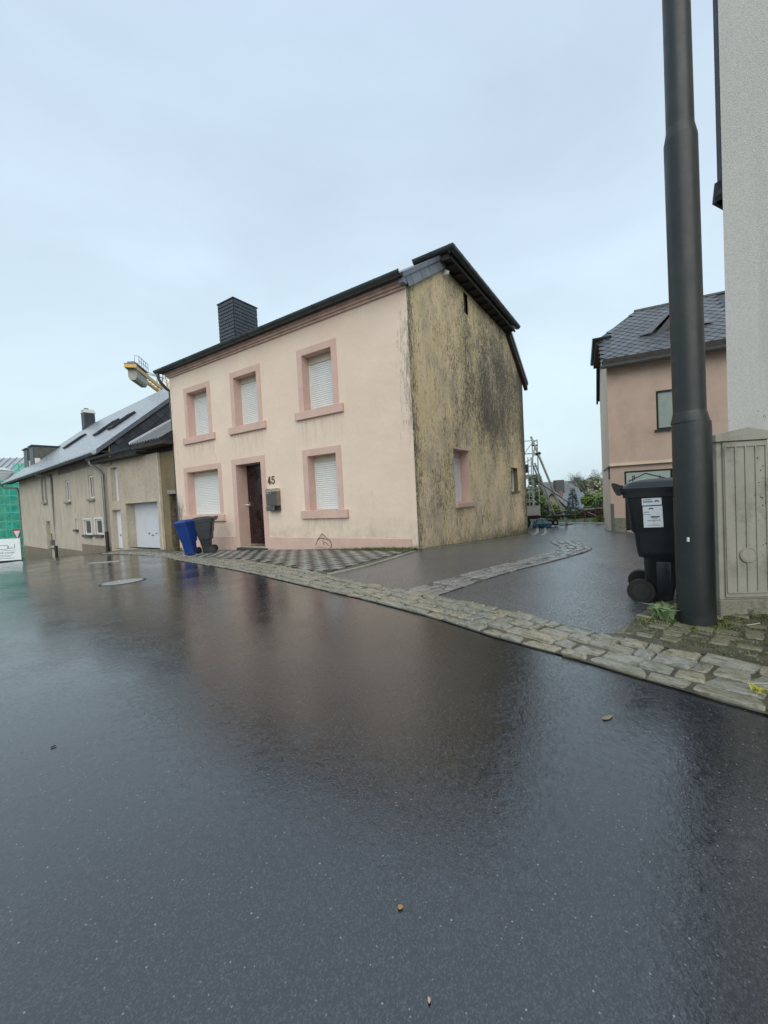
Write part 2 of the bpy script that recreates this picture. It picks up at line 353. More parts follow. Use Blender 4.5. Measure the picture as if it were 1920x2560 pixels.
# ---------------------------------------------------------------- mesh helpers
class MB:
    def __init__(s): s.bm = bmesh.new()
    def quad(s, *p):
        vs = [s.bm.verts.new(q) for q in p]
        return s.bm.faces.new(vs)
    def box(s, x0, x1, y0, y1, z0, z1, M=None, bev=0.):
        r = bmesh.ops.create_cube(s.bm, size=1)['verts']
        for v in r:
            v.co = Vector((x0+(v.co.x+.5)*(x1-x0), y0+(v.co.y+.5)*(y1-y0), z0+(v.co.z+.5)*(z1-z0)))
        if bev:
            es = list({e for v in r for e in v.link_edges})
            r2 = bmesh.ops.bevel(s.bm, geom=es, offset=bev, segments=2, affect='EDGES', profile=.6)
            r = list({v for f in r2['faces'] for v in f.verts} | {v for v in r if v.is_valid})
        if M is not None:
            for v in r: v.co = M @ v.co
        return s
    def bar(s, a, b, wd, ht=None, up=(0, 0, 1)):
        a = Vector(a); b = Vector(b); ht = ht or wd; d = (b-a).normalized(); up = Vector(up)
        if abs(d.dot(up)) > .99: up = Vector((1, 0, 0))
        sx = d.cross(up).normalized(); uz = sx.cross(d)
        ring = []
        for p in (a, b):
            ring.append([s.bm.verts.new(p+sx*wd/2*i+uz*ht/2*j) for i, j in ((-1, -1), (1, -1), (1, 1), (-1, 1))])
        for i in range(4): s.bm.faces.new((ring[0][i], ring[0][(i+1) % 4], ring[1][(i+1) % 4], ring[1][i]))
        s.bm.faces.new(ring[0][::-1]); s.bm.faces.new(ring[1]); return s
    def tube(s, pts, r, seg=10, cap=True):
        pts = [Vector(p) for p in pts]; rs = r if isinstance(r, (list, tuple)) else [r]*len(pts)
        rings = []; ref = None
        for i, p in enumerate(pts):
            d = ((pts[min(i+1, len(pts)-1)]-p).normalized()+(p-pts[max(i-1, 0)]).normalized()).normalized()
            if ref is None: ref = Vector((0, 0, 1)) if abs(d.z) < .9 else Vector((1, 0, 0))
            a = d.cross(ref).normalized(); b = a.cross(d).normalized()
            rings.append([s.bm.verts.new(p+(a*cos(2*math.pi*k/seg)+b*sin(2*math.pi*k/seg))*rs[i]) for k in range(seg)])
        for q, t in zip(rings, rings[1:]):
            for k in range(seg): s.bm.faces.new((q[k], q[(k+1) % seg], t[(k+1) % seg], t[k]))
        if cap: s.bm.faces.new(rings[0][::-1]); s.bm.faces.new(rings[-1])
        return s
    def sweep(s, prof, path, side=None, closed=True):
        """prof: (a,b) pairs; a along sideways vector, b up. path: points"""
        path = [Vector(p) for p in path]; rings = []
        for i, p in enumerate(path):
            d = ((path[min(i+1, len(path)-1)]-p).normalized()+(p-path[max(i-1, 0)]).normalized()).normalized()
            h = Vector((d.x, d.y, 0)).normalized(); sx = Vector((h.y, -h.x, 0))
            k = 1.0
            if 0 < i < len(path)-1:
                d1 = (path[i+1]-p).normalized(); k = 1/max(.3, d.dot(d1))
            rings.append([s.bm.verts.new(p+sx*a*k+Vector((0, 0, b))) for a, b in prof])
        m = len(prof)
        for q, t in zip(rings, rings[1:]):
            for j in range(m if closed else m-1): s.bm.faces.new((q[j], q[(j+1) % m], t[(j+1) % m], t[j]))
        if closed: s.bm.faces.new(rings[0][::-1]); s.bm.faces.new(rings[-1])
        return s
    def prism(s, pts, vec):
        """polygon (3D pts) extruded by vec"""
        vec = Vector(vec); a = [s.bm.verts.new(p) for p in pts]; b = [s.bm.verts.new(Vector(p)+vec) for p in pts]
        s.bm.faces.new(a); s.bm.faces.new(b[::-1])
        for i in range(len(a)): s.bm.faces.new((a[i], b[i], b[(i+1) % len(a)], a[(i+1) % len(a)]))
        return s
    def disc(s, c, ax, r, th, seg=24):
        c = Vector(c); ax = Vector(ax).normalized()
        return s.tube([c, c+ax*th], r, seg)
    def build(s, name, mat, parent=None, smooth=False, kind=None, loc=None, rotz=None, label=None, world=False):
        bmesh.ops.recalc_face_normals(s.bm, faces=s.bm.faces)
        me = bpy.data.meshes.new(name); s.bm.to_mesh(me); s.bm.free()
        for m in (mat if isinstance(mat, (list, tuple)) else [mat]): me.materials.append(m)
        if smooth:
            for p in me.polygons: p.use_smooth = True
            try: me.set_sharp_from_angle(angle=rad(38))
            except Exception: pass
        o = bpy.data.objects.new(name, me); C.objects.link(o)
        if parent: o.parent = parent
        if kind: o['kind'] = kind
        if label: o['label'] = label
        if loc: o.location = loc
        if rotz is not None: o.rotation_euler = (0, 0, rotz)
        return o
def tag(o, label, cat, group=None, kind=None):
    o['label'] = label; o['category'] = cat
    if group: o['group'] = group
    if kind: o['kind'] = kind
    return o
def thing(name, label, cat, loc=(0, 0, 0), rotz=0, group=None):
    o = bpy.data.objects.new(name, None); C.objects.link(o); o.location = loc; o.rotation_euler = (0, 0, rotz)
    o.empty_display_size = .2
    return tag(o, label, cat, group)
def inst(me, name, parent, M, mat=None, label=None):
    o = bpy.data.objects.new(name, me); C.objects.link(o); o.parent = parent
    o.matrix_local = M
    if label: o['label'] = label
    return o
def wall(name, mat, parent, outline, holes, y=0., axis='x', sub=None):
    """planar wall with rectangular holes. outline (a,z); axis x -> points (a,y,z); axis y -> (y,a,z)"""
    P = (lambda a, z: Vector((a, y, z))) if axis == 'x' else (lambda a, z: Vector((y, a, z)))
    bm = bmesh.new(); bm.faces.new([bm.verts.new(P(a, z)) for a, z in outline])
    na = Vector((1, 0, 0)) if axis == 'x' else Vector((0, 1, 0)); ia = 0 if axis == 'x' else 1
    for a in sorted({h[0] for h in holes} | {h[1] for h in holes}):
        bmesh.ops.bisect_plane(bm, geom=bm.verts[:]+bm.edges[:]+bm.faces[:], plane_co=na*a, plane_no=na)
    for z in sorted({h[2] for h in holes} | {h[3] for h in holes}):
        bmesh.ops.bisect_plane(bm, geom=bm.verts[:]+bm.edges[:]+bm.faces[:], plane_co=(0, 0, z), plane_no=(0, 0, 1))
    dele = []
    for f in bm.faces:
        c = f.calc_center_median()
        if any(h[0] < c[ia] < h[1] and h[2] < c.z < h[3] for h in holes): dele.append(f)
    bmesh.ops.delete(bm, geom=dele, context='FACES')
    me = bpy.data.meshes.new(name); bm.to_mesh(me); bm.free(); me.materials.append(mat)
    o = bpy.data.objects.new(name, me); C.objects.link(o)
    if parent: o.parent = parent
    return o
def sheet(name, poly, mat, off, step=1.0, kind='structure', far=None):
    """ground-hugging sheet from a world xy polygon"""
    bm = bmesh.new(); bm.faces.new([bm.verts.new((x, y, 0)) for x, y in poly])
    bmesh.ops.triangulate(bm, faces=bm.faces[:])
    xs = [p[0] for p in poly]; ys = [p[1] for p in poly]
    def cuts(lo, hi):
        c = 0; out_ = []
        v = math.floor(lo)
        while v < hi:
            st_ = step if abs(v) < 26 else step*5
            out_.append(v); v += st_
        return out_
    for v in cuts(min(xs), max(xs)): bmesh.ops.bisect_plane(bm, geom=bm.verts[:]+bm.edges[:]+bm.faces[:], plane_co=(v+.013, 0, 0), plane_no=(1, 0, 0))
    for v in cuts(min(ys), max(ys)): bmesh.ops.bisect_plane(bm, geom=bm.verts[:]+bm.edges[:]+bm.faces[:], plane_co=(0, v+.017, 0), plane_no=(0, 1, 0))
    for v in bm.verts: v.co.z = G(v.co.x, v.co.y)+off
    for f in bm.faces:
        f.smooth = True
        if f.normal.z < 0: f.normal_flip()
    bmesh.ops.recalc_face_normals(bm, faces=bm.faces)
    if sum(f.normal.z for f in bm.faces) < 0:
        bmesh.ops.reverse_faces(bm, faces=bm.faces)
    me = bpy.data.meshes.new(name); bm.to_mesh(me); bm.free(); me.materials.append(mat)
    o = bpy.data.objects.new(name, me); C.objects.link(o)
    if kind: o['kind'] = kind
    return o
def text(s_, size, mat, parent, M, name='lettering', ext=.002):
    cu_ = bpy.data.curves.new(name, 'FONT'); cu_.body = s_; cu_.size = size; cu_.extrude = ext; cu_.align_x = 'LEFT'
    o = bpy.data.objects.new(name, cu_); C.objects.link(o)
    dg = bpy.context.evaluated_depsgraph_get(); dg.update()
    me = bpy.data.meshes.new_from_object(o.evaluated_get(dg)); bpy.data.objects.remove(o)
    me.materials.clear(); me.materials.append(mat)
    q = bpy.data.objects.new(name, me); C.objects.link(q); q.parent = parent; q.matrix_local = M; return q

# ================================================================ GROUND
bm = bmesh.new()
rr = [0]+[1.5*k for k in range(1, 27)]+[44, 50, 58, 68, 80, 95, 115, 135, 155, 175, 200, 230, 265, 300, 340, 400, 500, 700, 1000]
prev = None
for r in rr:
    ring = [bm.verts.new((r*sin(a*math.pi/48), r*cos(a*math.pi/48), G(r*sin(a*math.pi/48), r*cos(a*math.pi/48))-.03)) for a in range(96)] if r else [bm.verts.new((0, 0, G(0, 0)-.03))]
    if prev:
        for k in range(96):
            if len(prev) == 1: bm.faces.new((prev[0], ring[(k+1) % 96], ring[k]))
            else: bm.faces.new((prev[k], prev[(k+1) % 96], ring[(k+1) % 96], ring[k]))
    prev = ring
for f in bm.faces: f.smooth = True
bmesh.ops.recalc_face_normals(bm, faces=bm.faces)
me = bpy.data.meshes.new('ground'); bm.to_mesh(me); bm.free(); me.materials.append(GRASS); me.materials.append(HILL)
for p in me.polygons:
    if p.center.xy.length > 120: p.material_index = 1
if me.polygons[0].normal.z < 0: me.flip_normals()
g = bpy.data.objects.new('ground', me); C.objects.link(g); g['kind'] = 'structure'

EO = [(8,-7),(3.6,-1),(2.4,.6),(1.58,1.68),(1.26,2.12),(1.02,2.47),(.74,2.82),(.37,3.41),(-.28,4.26),(-.63,4.68),(-1.21,5.39),(-2.0,6.39),(-3.06,7.65),(-4.52,9.22),(-6.43,11.47),(-7.6,12.5),(-8.84,13.42),(-10.6,14.9)]
EI = [(8.5,-6.6),(4.1,-.6),(2.9,1.0),(1.97,2.11),(1.78,2.34),(1.6,2.52),(1.46,2.75),(1.32,2.97),(1.16,3.27),(.86,3.7),(.24,4.51),(-.35,5.12),(-.77,5.75),(-1.04,6.18),(-1.89,7.33),(-3.03,8.76),(-4.53,10.0),(-6.34,12.09),(-7.3,12.95),(-8.5,13.9),(-10.3,15.2)]
LH0 = (-11.0, 16.2); LA = rad(39); LDx, LDy = -cos(LA), sin(LA); LNx, LNy = sin(LA), cos(LA)
def lh(s, n): return LH0[0]+LDx*s+LNx*n, LH0[1]+LDy*s+LNy*n
road = EI + [lh(.6, -.35), lh(8, -.4), lh(16.2, -.45), lh(20, -.6), lh(30, -1), (-60, 60), (-80, 60), (-80, -30), (8, -30)]
sheet('road', road, ASPH, .0)
lane = [(.24,4.51),(-.35,5.12),(-.84,5.86),(-.91,6.0),(-.39,6.45),(.15,7.3),(.62,8.28),(.95,8.8),(5.55,15.9),(5.3,16.4),(2.5,20.5),(7.9,22.3),(10.2,18.9),(13.6,17.0),(14,9),(9,8.6),(6,6.2),(3.4,4.2),(2.35,3.45),(1.97,3.13),(1.76,2.93),(1.59,2.73),(1.46,2.75),(1.32,2.97),(1.16,3.27),(.86,3.7)]
sheet('lane', lane, LANE, .004)
sheet('strip_bed', EO+EI[::-1], SOIL, .008, .5)
side = [(8.5,-6.6),(4.1,-.6),(2.9,1.0),(1.97,2.11),(1.78,2.34),(1.6,2.52),(1.46,2.75),(1.59,2.73),(1.76,2.93),(1.97,3.13),(2.35,3.45),(3.4,4.2),(6,6.2),(9,8.6),(14,9),(16,2)]
sheet('pavement', side, SOIL, .012, .5)
tilep = [(-.93,6.02),(-.39,6.5),(.10,7.35),(.56,8.30),xy(0.02,.02),xy(9.0,.02),xy(9.0,-.9),(-6.34,12.09),(-4.53,10.0),(-3.03,8.76),(-1.89,7.33),(-1.04,6.18)]
sheet('tiled_pavement_bed', tilep, SOIL, .013, .5)
sheet('block_pavement', [xy(9.0,.02),xy(14.3,.1),lh(.5,.1),lh(.6,-.36),(-10.3,15.2),(-8.5,13.9),(-7.3,12.95),(-6.34,12.09),xy(9.0,-.9)], PAVE, .02, .5)
sheet('yard_paving', [(5.75,16.2),(5.45,14.95),(6.3,16.6),(7.95,21.6),(4,24),(0,20)], PAVE, .02, .7)

# ---- stone meshes shared between setts
def stone_mesh(name, mat, seed, bev=.10, jit=.11):
    r = random.Random(seed); b = bmesh.new(); bmesh.ops.create_cube(b, size=1)
    for v in b.verts: v.co.x += r.uniform(-jit, jit); v.co.y += r.uniform(-jit, jit)
    es = [e for e in b.edges if not all(v.co.z < 0 for v in e.verts)]
    bmesh.ops.bevel(b, geom=es, offset=bev, segments=2, affect='EDGES', profile=.55)
    for v in b.verts: v.co.x += r.uniform(-.02, .02); v.co.y += r.uniform(-.02, .02); v.co.z += r.uniform(-.12, .10)
    m = bpy.data.meshes.new(name); b.to_mesh(m); b.free(); m.materials.append(mat)
    for p in m.polygons: p.use_smooth = True
    return m
def stones(mat, tagn, n_=6, **k): return [stone_mesh(tagn, mat, 100+i, **k) for i in range(n_)]
ST = stones(SETT, 'sett'); STG = stones(SETTG, 'sett'); STD = stones(DRAINS, 'sett')
def resample(pl, ds=.05):
    o = []
    for (a, b), (c, d) in zip(pl, pl[1:]):
        L = math.hypot(c-a, d-b); k = max(1, int(L/ds))
        o += [(a+(c-a)*i/k, b+(d-b)*i/k) for i in range(k)]
    o.append(pl[-1]); return o
def smooth(pl, it=2):
    for _ in range(it):
        q = [pl[0]]
        for a, b in zip(pl, pl[1:]):
            q += [(a[0]*.75+b[0]*.25, a[1]*.75+b[1]*.25), (a[0]*.25+b[0]*.75, a[1]*.25+b[1]*.75)]
        q.append(pl[-1]); pl = q
    return pl
def put_stones(parent, meshes, items, limit=285, hgt=.06, proud=.010, name='sett'):
    """items: (x,y,len,wid,angle). nearest as objects, the rest joined"""
    items.sort(key=lambda t: math.hypot(t[0], t[1]))
    rest = bmesh.new(); rm = None
    for k, (x, y, L, W_, a) in enumerate(items):
        z = G(x, y)
        d = .1
        nx = (G(x+d, y)-G(x-d, y))/(2*d); ny = (G(x, y+d)-G(x, y-d))/(2*d)
        nrm = Vector((-nx, -ny, 1)).normalized()
        q = Vector((0, 0, 1)).rotation_difference(nrm)
        M = Matrix.Translation((x, y, z+.012-hgt/2+proud+RN.uniform(-.008, .008))) @ q.to_matrix().to_4x4() @ Matrix.Rotation(a, 4, 'Z') @ Matrix.Rotation(RN.uniform(-.06, .06), 4, 'X') @ Matrix.Rotation(RN.uniform(-.03, .03), 4, 'Y') @ Matrix.Diagonal((L, W_, hgt, 1))
        me = RN.choice(meshes)
        if k < limit: inst(me, name, parent, M)
        else:
            t = bmesh.new(); t.from_mesh(me); t.transform(M); tm = bpy.data.meshes.new('tmp'); t.to_mesh(tm); t.free()
            rest.from_mesh(tm); bpy.data.meshes.remove(tm)
    if len(items) > limit:
        m = bpy.data.meshes.new('distant_setts'); rest.to_mesh(m); m.materials.append(meshes[0].materials[0])
        for p in m.polygons: p.use_smooth = True
        o = bpy.data.objects.new('distant_setts', m); C.objects.link(o); o.parent = parent; o['kind'] = 'stuff'
    rest.free()
# kerb strip of worn setts along the road
E1 = resample(smooth(EO[1:]), .04); I1 = resample(smooth(EI[1:]), .04)
strip = bpy.data.objects.new('sett_strip', None); C.objects.link(strip); strip['kind'] = 'structure'
def near(p, pl): return min(pl, key=lambda q: (q[0]-p[0])**2+(q[1]-p[1])**2)
NI = [near(p, I1) for p in E1]
items = []
for row, (f0, f1) in enumerate(((.02, .20), (.22, .47), (.49, .74), (.76, 1.0))):
    i = RN.randint(0, 3)
    while i < len(E1)-8:
        Lx = RN.choice((.12, .15, .18, .2, .24, .28)) * (1.35 if row == 0 else 1) * (.78 if E1[i][1] < 3.4 else 1)
        k = max(2, int(Lx/.038)); j = min(len(E1)-1, i+k)
        a, b, c, d = E1[i], NI[i], E1[j], NI[j]
        fm = (f0+f1)/2
        p0 = (a[0]+(b[0]-a[0])*fm, a[1]+(b[1]-a[1])*fm); p1 = (c[0]+(d[0]-c[0])*fm, c[1]+(d[1]-c[1])*fm)
        wd = math.hypot(b[0]-a[0], b[1]-a[1])*(f1-f0)
        L = math.hypot(p1[0]-p0[0], p1[1]-p0[1])
        if L > .05: items.append(((p0[0]+p1[0])/2, (p0[1]+p1[1])/2, L*.965, wd*RN.uniform(.84, 1.0), math.atan2(p1[1]-p0[1], p1[0]-p0[0])+RN.uniform(-.09, .09)))
        i = j
items = [t for t in items if t[1] > -.6]
put_stones(strip, ST, items)
# small setts round the lamp post
sq = bpy.data.objects.new('small_sett_paving', None); C.objects.link(sq); sq['kind'] = 'structure'
items = []
dx, dy = math.cos(-.83), math.sin(-.83)     # along the kerb
for r_ in range(0, 13):
    for c_ in range(-9, 26):
        px = 1.70+dx*c_*.125+(-dy)*r_*.115+RN.uniform(-.012, .012); py = 2.66+dy*c_*.125+dx*r_*.115+RN.uniform(-.012, .012)
        if py < .2 or (px-2.185)**2+(py-2.855)**2 < .145**2: continue
        # inside the pavement only
        e_ = near((px, py), I1)
        if (px-e_[0])*(-dy)+(py-e_[1])*dx < .07: continue
        if py > 2.73+(px-1.59)*.95: continue
        if px > 2.6 or RN.random() < .10: continue
        items.append((px, py, RN.uniform(.095, .12), RN.uniform(.075, .10), -.83+RN.uniform(-.12, .12)))
put_stones(sq, STG, items, proud=.004, hgt=.05)
# drain channel curving up the lane
DL = [(.25,4.57),(1.11,5.37),(1.75,5.85),(2.63,6.6),(3.36,7.6),(4.15,9.14),(5.2,11.9),(6.73,14.98)]
DR = [(.52,4.18),(1.55,5.2),(2.21,5.65),(2.95,6.26),(3.72,7.41),(4.42,8.75),(5.55,11.5),(7.11,14.54)]
DL = [(.25,4.57),(1.11,5.37),(1.75,5.85),(2.63,6.6),(3.2,7.35),(3.5,8.2),(3.72,9.0),(4.15,10.2)]
DR = [(.52,4.18),(1.55,5.2),(2.21,5.65),(2.95,6.26),(3.62,7.0),(3.98,7.9),(4.25,8.7),(4.75,9.95)]
DLs = resample([(.10,4.44)]+smooth(DL), .04); DRs = resample([(.40,4.08)]+smooth(DR), .04)
NR = [DRs[min(len(DRs)-1, int(i*len(DRs)/len(DLs)))] for i in range(len(DLs))]
sheet('drain_bed', smooth(DL)+smooth(DR)[::-1], SOIL, .010, .5)
drain = bpy.data.objects.new('drain_channel', None); C.objects.link(drain); drain['kind'] = 'structure'
items = []
for row in range(4):
    i = RN.randint(0, 3)
    while i < len(DLs)-3:
        j = min(len(DLs)-1, i+RN.choice((3, 4, 4, 5, 6))); fm = (row+.5)/4
        a, b, c, d = DLs[i], NR[i], DLs[j], NR[j]
        p0 = (a[0]+(b[0]-a[0])*fm, a[1]+(b[1]-a[1])*fm); p1 = (c[0]+(d[0]-c[0])*fm, c[1]+(d[1]-c[1])*fm)
        L = math.hypot(p1[0]-p0[0], p1[1]-p0[1]); wd = math.hypot(b[0]-a[0], b[1]-a[1])/4
        if L > .04: items.append(((p0[0]+p1[0])/2, (p0[1]+p1[1])/2, L*.93, wd*RN.uniform(.82, .92), math.atan2(p1[1]-p0[1], p1[0]-p0[0])))
        i = j
put_stones(drain, STD, items, proud=.004, hgt=.05)
# chequered tiles in front of the pink house
tp = bpy.data.objects.new('tiled_pavement', None); C.objects.link(tp); tp['kind'] = 'structure'
def tmesh(m):
    b = MB(); b.box(-.5, .5, -.5, .5, -.5, .5, bev=.04); bmesh.ops.recalc_face_normals(b.bm, faces=b.bm.faces)
    me = bpy.data.meshes.new('tile'); b.bm.to_mesh(me); b.bm.free(); me.materials.append(m); return me
TD, TL = tmesh(PLATE_D), tmesh(PLATE_L)
def inside(p, poly):
    c = False; j = len(poly)-1
    for i in range(len(poly)):
        if (poly[i][1] > p[1]) != (poly[j][1] > p[1]) and p[0] < (poly[j][0]-poly[i][0])*(p[1]-poly[i][1])/(poly[j][1]-poly[i][1])+poly[i][0]: c = not c
        j = i
    return c
TS = .18; tiles = []
inpoly = tilep
for i in range(0, 48):
    for j in range(0, 24):
        u = .06+TS*(i+.5); v = -.04-TS*(j+.5)
        x, y = xy(u, v)
        if not inside((x, y), inpoly): continue
        if u > 8.3: continue
        d_e = min(math.hypot(x-q[0], y-q[1]) for q in I1[::3])
        if d_e < .07: continue
        tiles.append((x, y, (i+j) % 2))
tiles.sort(key=lambda t: math.hypot(t[0], t[1]))
restb = {0: bmesh.new(), 1: bmesh.new()}
for k, (x, y, c_) in enumerate(tiles):
    z = G(x, y); d = .1
    nrm = Vector((-(G(x+d, y)-G(x-d, y))/(2*d), -(G(x, y+d)-G(x, y-d))/(2*d), 1)).normalized()
    q = Vector((0, 0, 1)).rotation_difference(nrm)
    M = Matrix.Translation((x, y, z+.012+RN.uniform(-.002, .003))) @ q.to_matrix().to_4x4() @ Matrix.Rotation(-TH, 4, 'Z') @ Matrix.Rotation(RN.uniform(-.012, .012), 4, 'X') @ Matrix.Diagonal((TS*.955, TS*.955, .03, 1))
    me = (TD, TL)[c_]
    if k < 296: inst(me, 'tile', tp, M)
    else:
        t = bmesh.new(); t.from_mesh(me); t.transform(M); tm = bpy.data.meshes.new('t'); t.to_mesh(tm); t.free(); restb[c_].from_mesh(tm); bpy.data.meshes.remove(tm)
for c_ in (0, 1):
    m = bpy.data.meshes.new('distant_tiles'); restb[c_].to_mesh(m); restb[c_].free(); m.materials.append((PLATE_D, PLATE_L)[c_])
    o = bpy.data.objects.new('distant_tiles', m); C.objects.link(o); o.parent = tp; o['kind'] = 'stuff'
# thin kerb stones along the tiled pavement and along the far yard
def kerbrow(pts, wd, hgt, name, L=.42, proud=.012, mat=KERB):
    par = bpy.data.objects.new(name, None); C.objects.link(par); par['kind'] = 'structure'
    b = MB(); b.box(-.5, .5, -.5, .5, -.5, .5, bev=.06); bmesh.ops.recalc_face_normals(b.bm, faces=b.bm.faces)
    me = bpy.data.meshes.new('kerb_stone'); b.bm.to_mesh(me); b.bm.free(); me.materials.append(mat)
    p = resample(pts, .05); k = int(L/.05)
    for i in range(0, len(p)-2, k):
        a, c = p[i], p[min(len(p)-1, i+k)]
        za, zc = G(*a), G(*c); ln = math.hypot(c[0]-a[0], c[1]-a[1])
        M = Matrix.Translation(((a[0]+c[0])/2, (a[1]+c[1])/2, (za+zc)/2+proud-hgt/2+.01)) @ Matrix.Rotation(math.atan2(c[1]-a[1], c[0]-a[0]), 4, 'Z') @ Matrix.Rotation(-math.atan2(zc-za, ln), 4, 'Y') @ Matrix.Diagonal((ln*.975, wd, hgt, 1))
        inst(me, 'kerb_stone', par, M)
    return par
kerbrow([(-.88,5.99),(-.39,6.47),(.13,7.32),(.60,8.26)], .085, .1, 'tile_kerb')
kerbrow([(5.38,14.75),(6.1,16.2),(7.9,20.9)], .12, .12, 'yard_kerb', .5, .03)
kerbrow([(5.62,14.6),(6.4,16.1),(8.15,20.6)], .10, .1, 'yard_kerb', .5, .01)
kerbrow([(7.0,22.6),(8.0,21.75),(10.35,18.45)], .2, .2, 'yard_edge_kerb', .9, .045, simple('pale_kerb', (.42, .42, .40), .5))
kerbrow([(9.9,18.1),(8.75,15.9),(8.25,14.75),(8.6,14.25)], .16, .12, 'lane_edge_kerb', .4, .04)
kerbrow([xy(-.06, .1), xy(-.06, 8.6)], .06, .08, 'gable_kerb', .5, .006)

# manhole cover
x, y = -4.51, 6.87
t = thing('manhole_cover', 'round concrete filled manhole cover set in the wet road', 'manhole cover', (x, y, G(x, y)))
def tilt(o, x, y):
    d = .2; nrm = Vector((-(G(x+d, y)-G(x-d, y))/(2*d), -(G(x, y+d)-G(x, y-d))/(2*d), 1)).normalized()
    o.rotation_mode = 'QUATERNION'; o.rotation_quaternion = Vector((0, 0, 1)).rotation_difference(nrm)
tilt(t, x, y)
b = MB(); b.tube([(0, 0, -.05), (0, 0, .009), (0, 0, .011)], [.30, .30, .285], 40); b.build('cover', simple('wet_concrete_cover', (.30, .31, .30), .25, .2, 6, .003, 50), t, True)
b = MB()
for k in range(48):
    a, c_ = 2*math.pi*k/48, 2*math.pi*(k+1)/48
    b.quad((.315*cos(a), .315*sin(a), .012), (.345*cos(a), .345*sin(a), .006), (.345*cos(c_), .345*sin(c_), .006), (.315*cos(c_), .315*sin(c_), .012))
b.build('ring', BLACKM, t)
for (x, y), lab in (((-7.65, 10.97), 'small pale cover plate in the road beyond the round manhole'),):
    b = MB(); b.box(-.42, .42, -.07, .07, -.04, .009, bev=.004)
    o = b.build('cover_plate', simple('pale_cover', (.34, .34, .33), .3), None, loc=(x, y, G(x, y))); tilt(o, x, y); tag(o, lab, 'cover plate')

# ================================================================ PINK HOUSE
H = thing('corner_house', 'pale pink two storey house with closed white shutters and stained side gable', 'house', (RX, RY, 0), -TH)
ST_SL = .64; ZE = 5.36
def rz(y): return ZE+ST_SL*y
WIN = [('window', -8.06, -7.01, 3.26, 4.66), ('window', -5.72, -4.75, 3.27, 4.66), ('window', -3.04, -2.09, 3.28, 4.65),
       ('window', -8.34, -6.70, .80, 2.18), ('window', -3.03, -2.11, .81, 2.17)]
DO = (-5.85, -4.78, -.13, 2.2)
holes = [(a, b_, z0, z1) for _, a, b_, z0, z1 in WIN]+[DO]
wall('front_wall', CREAM, H, [(-9, -.9), (0, -.9), (0, ZE), (-9, ZE)], holes)
D_ = 9.09; YM = D_/2; ZR = rz(YM)
G1, G2_, G3 = (2.05, 3.06, .81, 2.19), (7.05, 7.89, 1.05, 1.90), (3.2, 3.49, 5.97, 6.52)
gab = [(0, -1.2), (D_, -1.2), (D_, ZE), (D_-1.95, rz(1.95)), (1.95, rz(1.95)), (0, ZE)]
wall('gable_wall', GABLE, H, gab, [G1, G2_, G3], 0, 'y')
wall('gable_wall', RC1, H, [(0, -1.2), (D_, -1.2), (D_, ZE), (YM, ZR), (0, ZE)], [], -9.0, 'y')
wall('rear_wall', CREAM, H, [(-9, -1.3), (0, -1.3), (0, ZE), (-9, ZE)], [], D_)
# base band
def zb(u): return G(*xy(u, -.02))
for a0, a1 in ((-9.0, -6.03), (-4.61, -.16)):
    b = MB(); k = 12
    for i in range(k):
        x0 = a0+(a1-a0)*i/k; x1 = a0+(a1-a0)*(i+1)/k
        b.quad((x0, -.012, .13), (x1, -.012, .13), (x1, -.012, -.6), (x0, -.012, -.6)); b.quad((x0, 0, .142), (x1, 0, .142), (x1, -.012, .13), (x0, -.012, .13))
    b.build('base_band', PINK, H)
# corner repair patch
b = MB(); pts = [(-.02, 0, -.5), (-.02, 0, 1.9), (-.06, 0, 1.98), (-.15, 0, 1.98), (-.20, 0, 1.90), (-.21, 0, 1.2), (-.15, 0, .3), (-.16, 0, -.5)]
b.prism([(p[0]+.024, -.022, p[2]) for p in pts], (0, .022, 0)); b.build('corner_patch', CREAM, H)
# cracked repair patch
b = MB(); b.prism([(-2.92, 0, -.09), (-2.85, 0, .05), (-2.66, 0, .24), (-2.45, 0, .08), (-2.38, 0, -.03), (-2.44, 0, -.12)], (0, -.028, 0)); o = b.build('repair_patch', PINK, H)
b = MB()
for pl in ([(-2.9, -.05), (-2.80, .10), (-2.66, .24)], [(-2.66, .24), (-2.52, .13), (-2.42, .07), (-2.38, -.03), (-2.40, -.11)], [(-2.83, .08), (-2.7, .13), (-2.6, .12), (-2.48, .08)], [(-2.63, .13), (-2.65, .04), (-2.61, -.05)], [(-2.61, .03), (-2.53, .0), (-2.46, -.06)]):
    b.tube([(x, -.029, z) for x, z in pl], .007, 5)
b.build('crack', simple('crack_shadow', (.05, .035, .02), .9), o)
b = MB(); b.tube([(-6.9, -.001, 3.05), (-6.83, -.001, 2.9), (-6.86, -.001, 2.75), (-6.78, -.001, 2.62), (-6.73, -.001, 2.42)], .004, 4); b.build('crack', simple('wall_crack', (.34, .27, .2), .9), H)

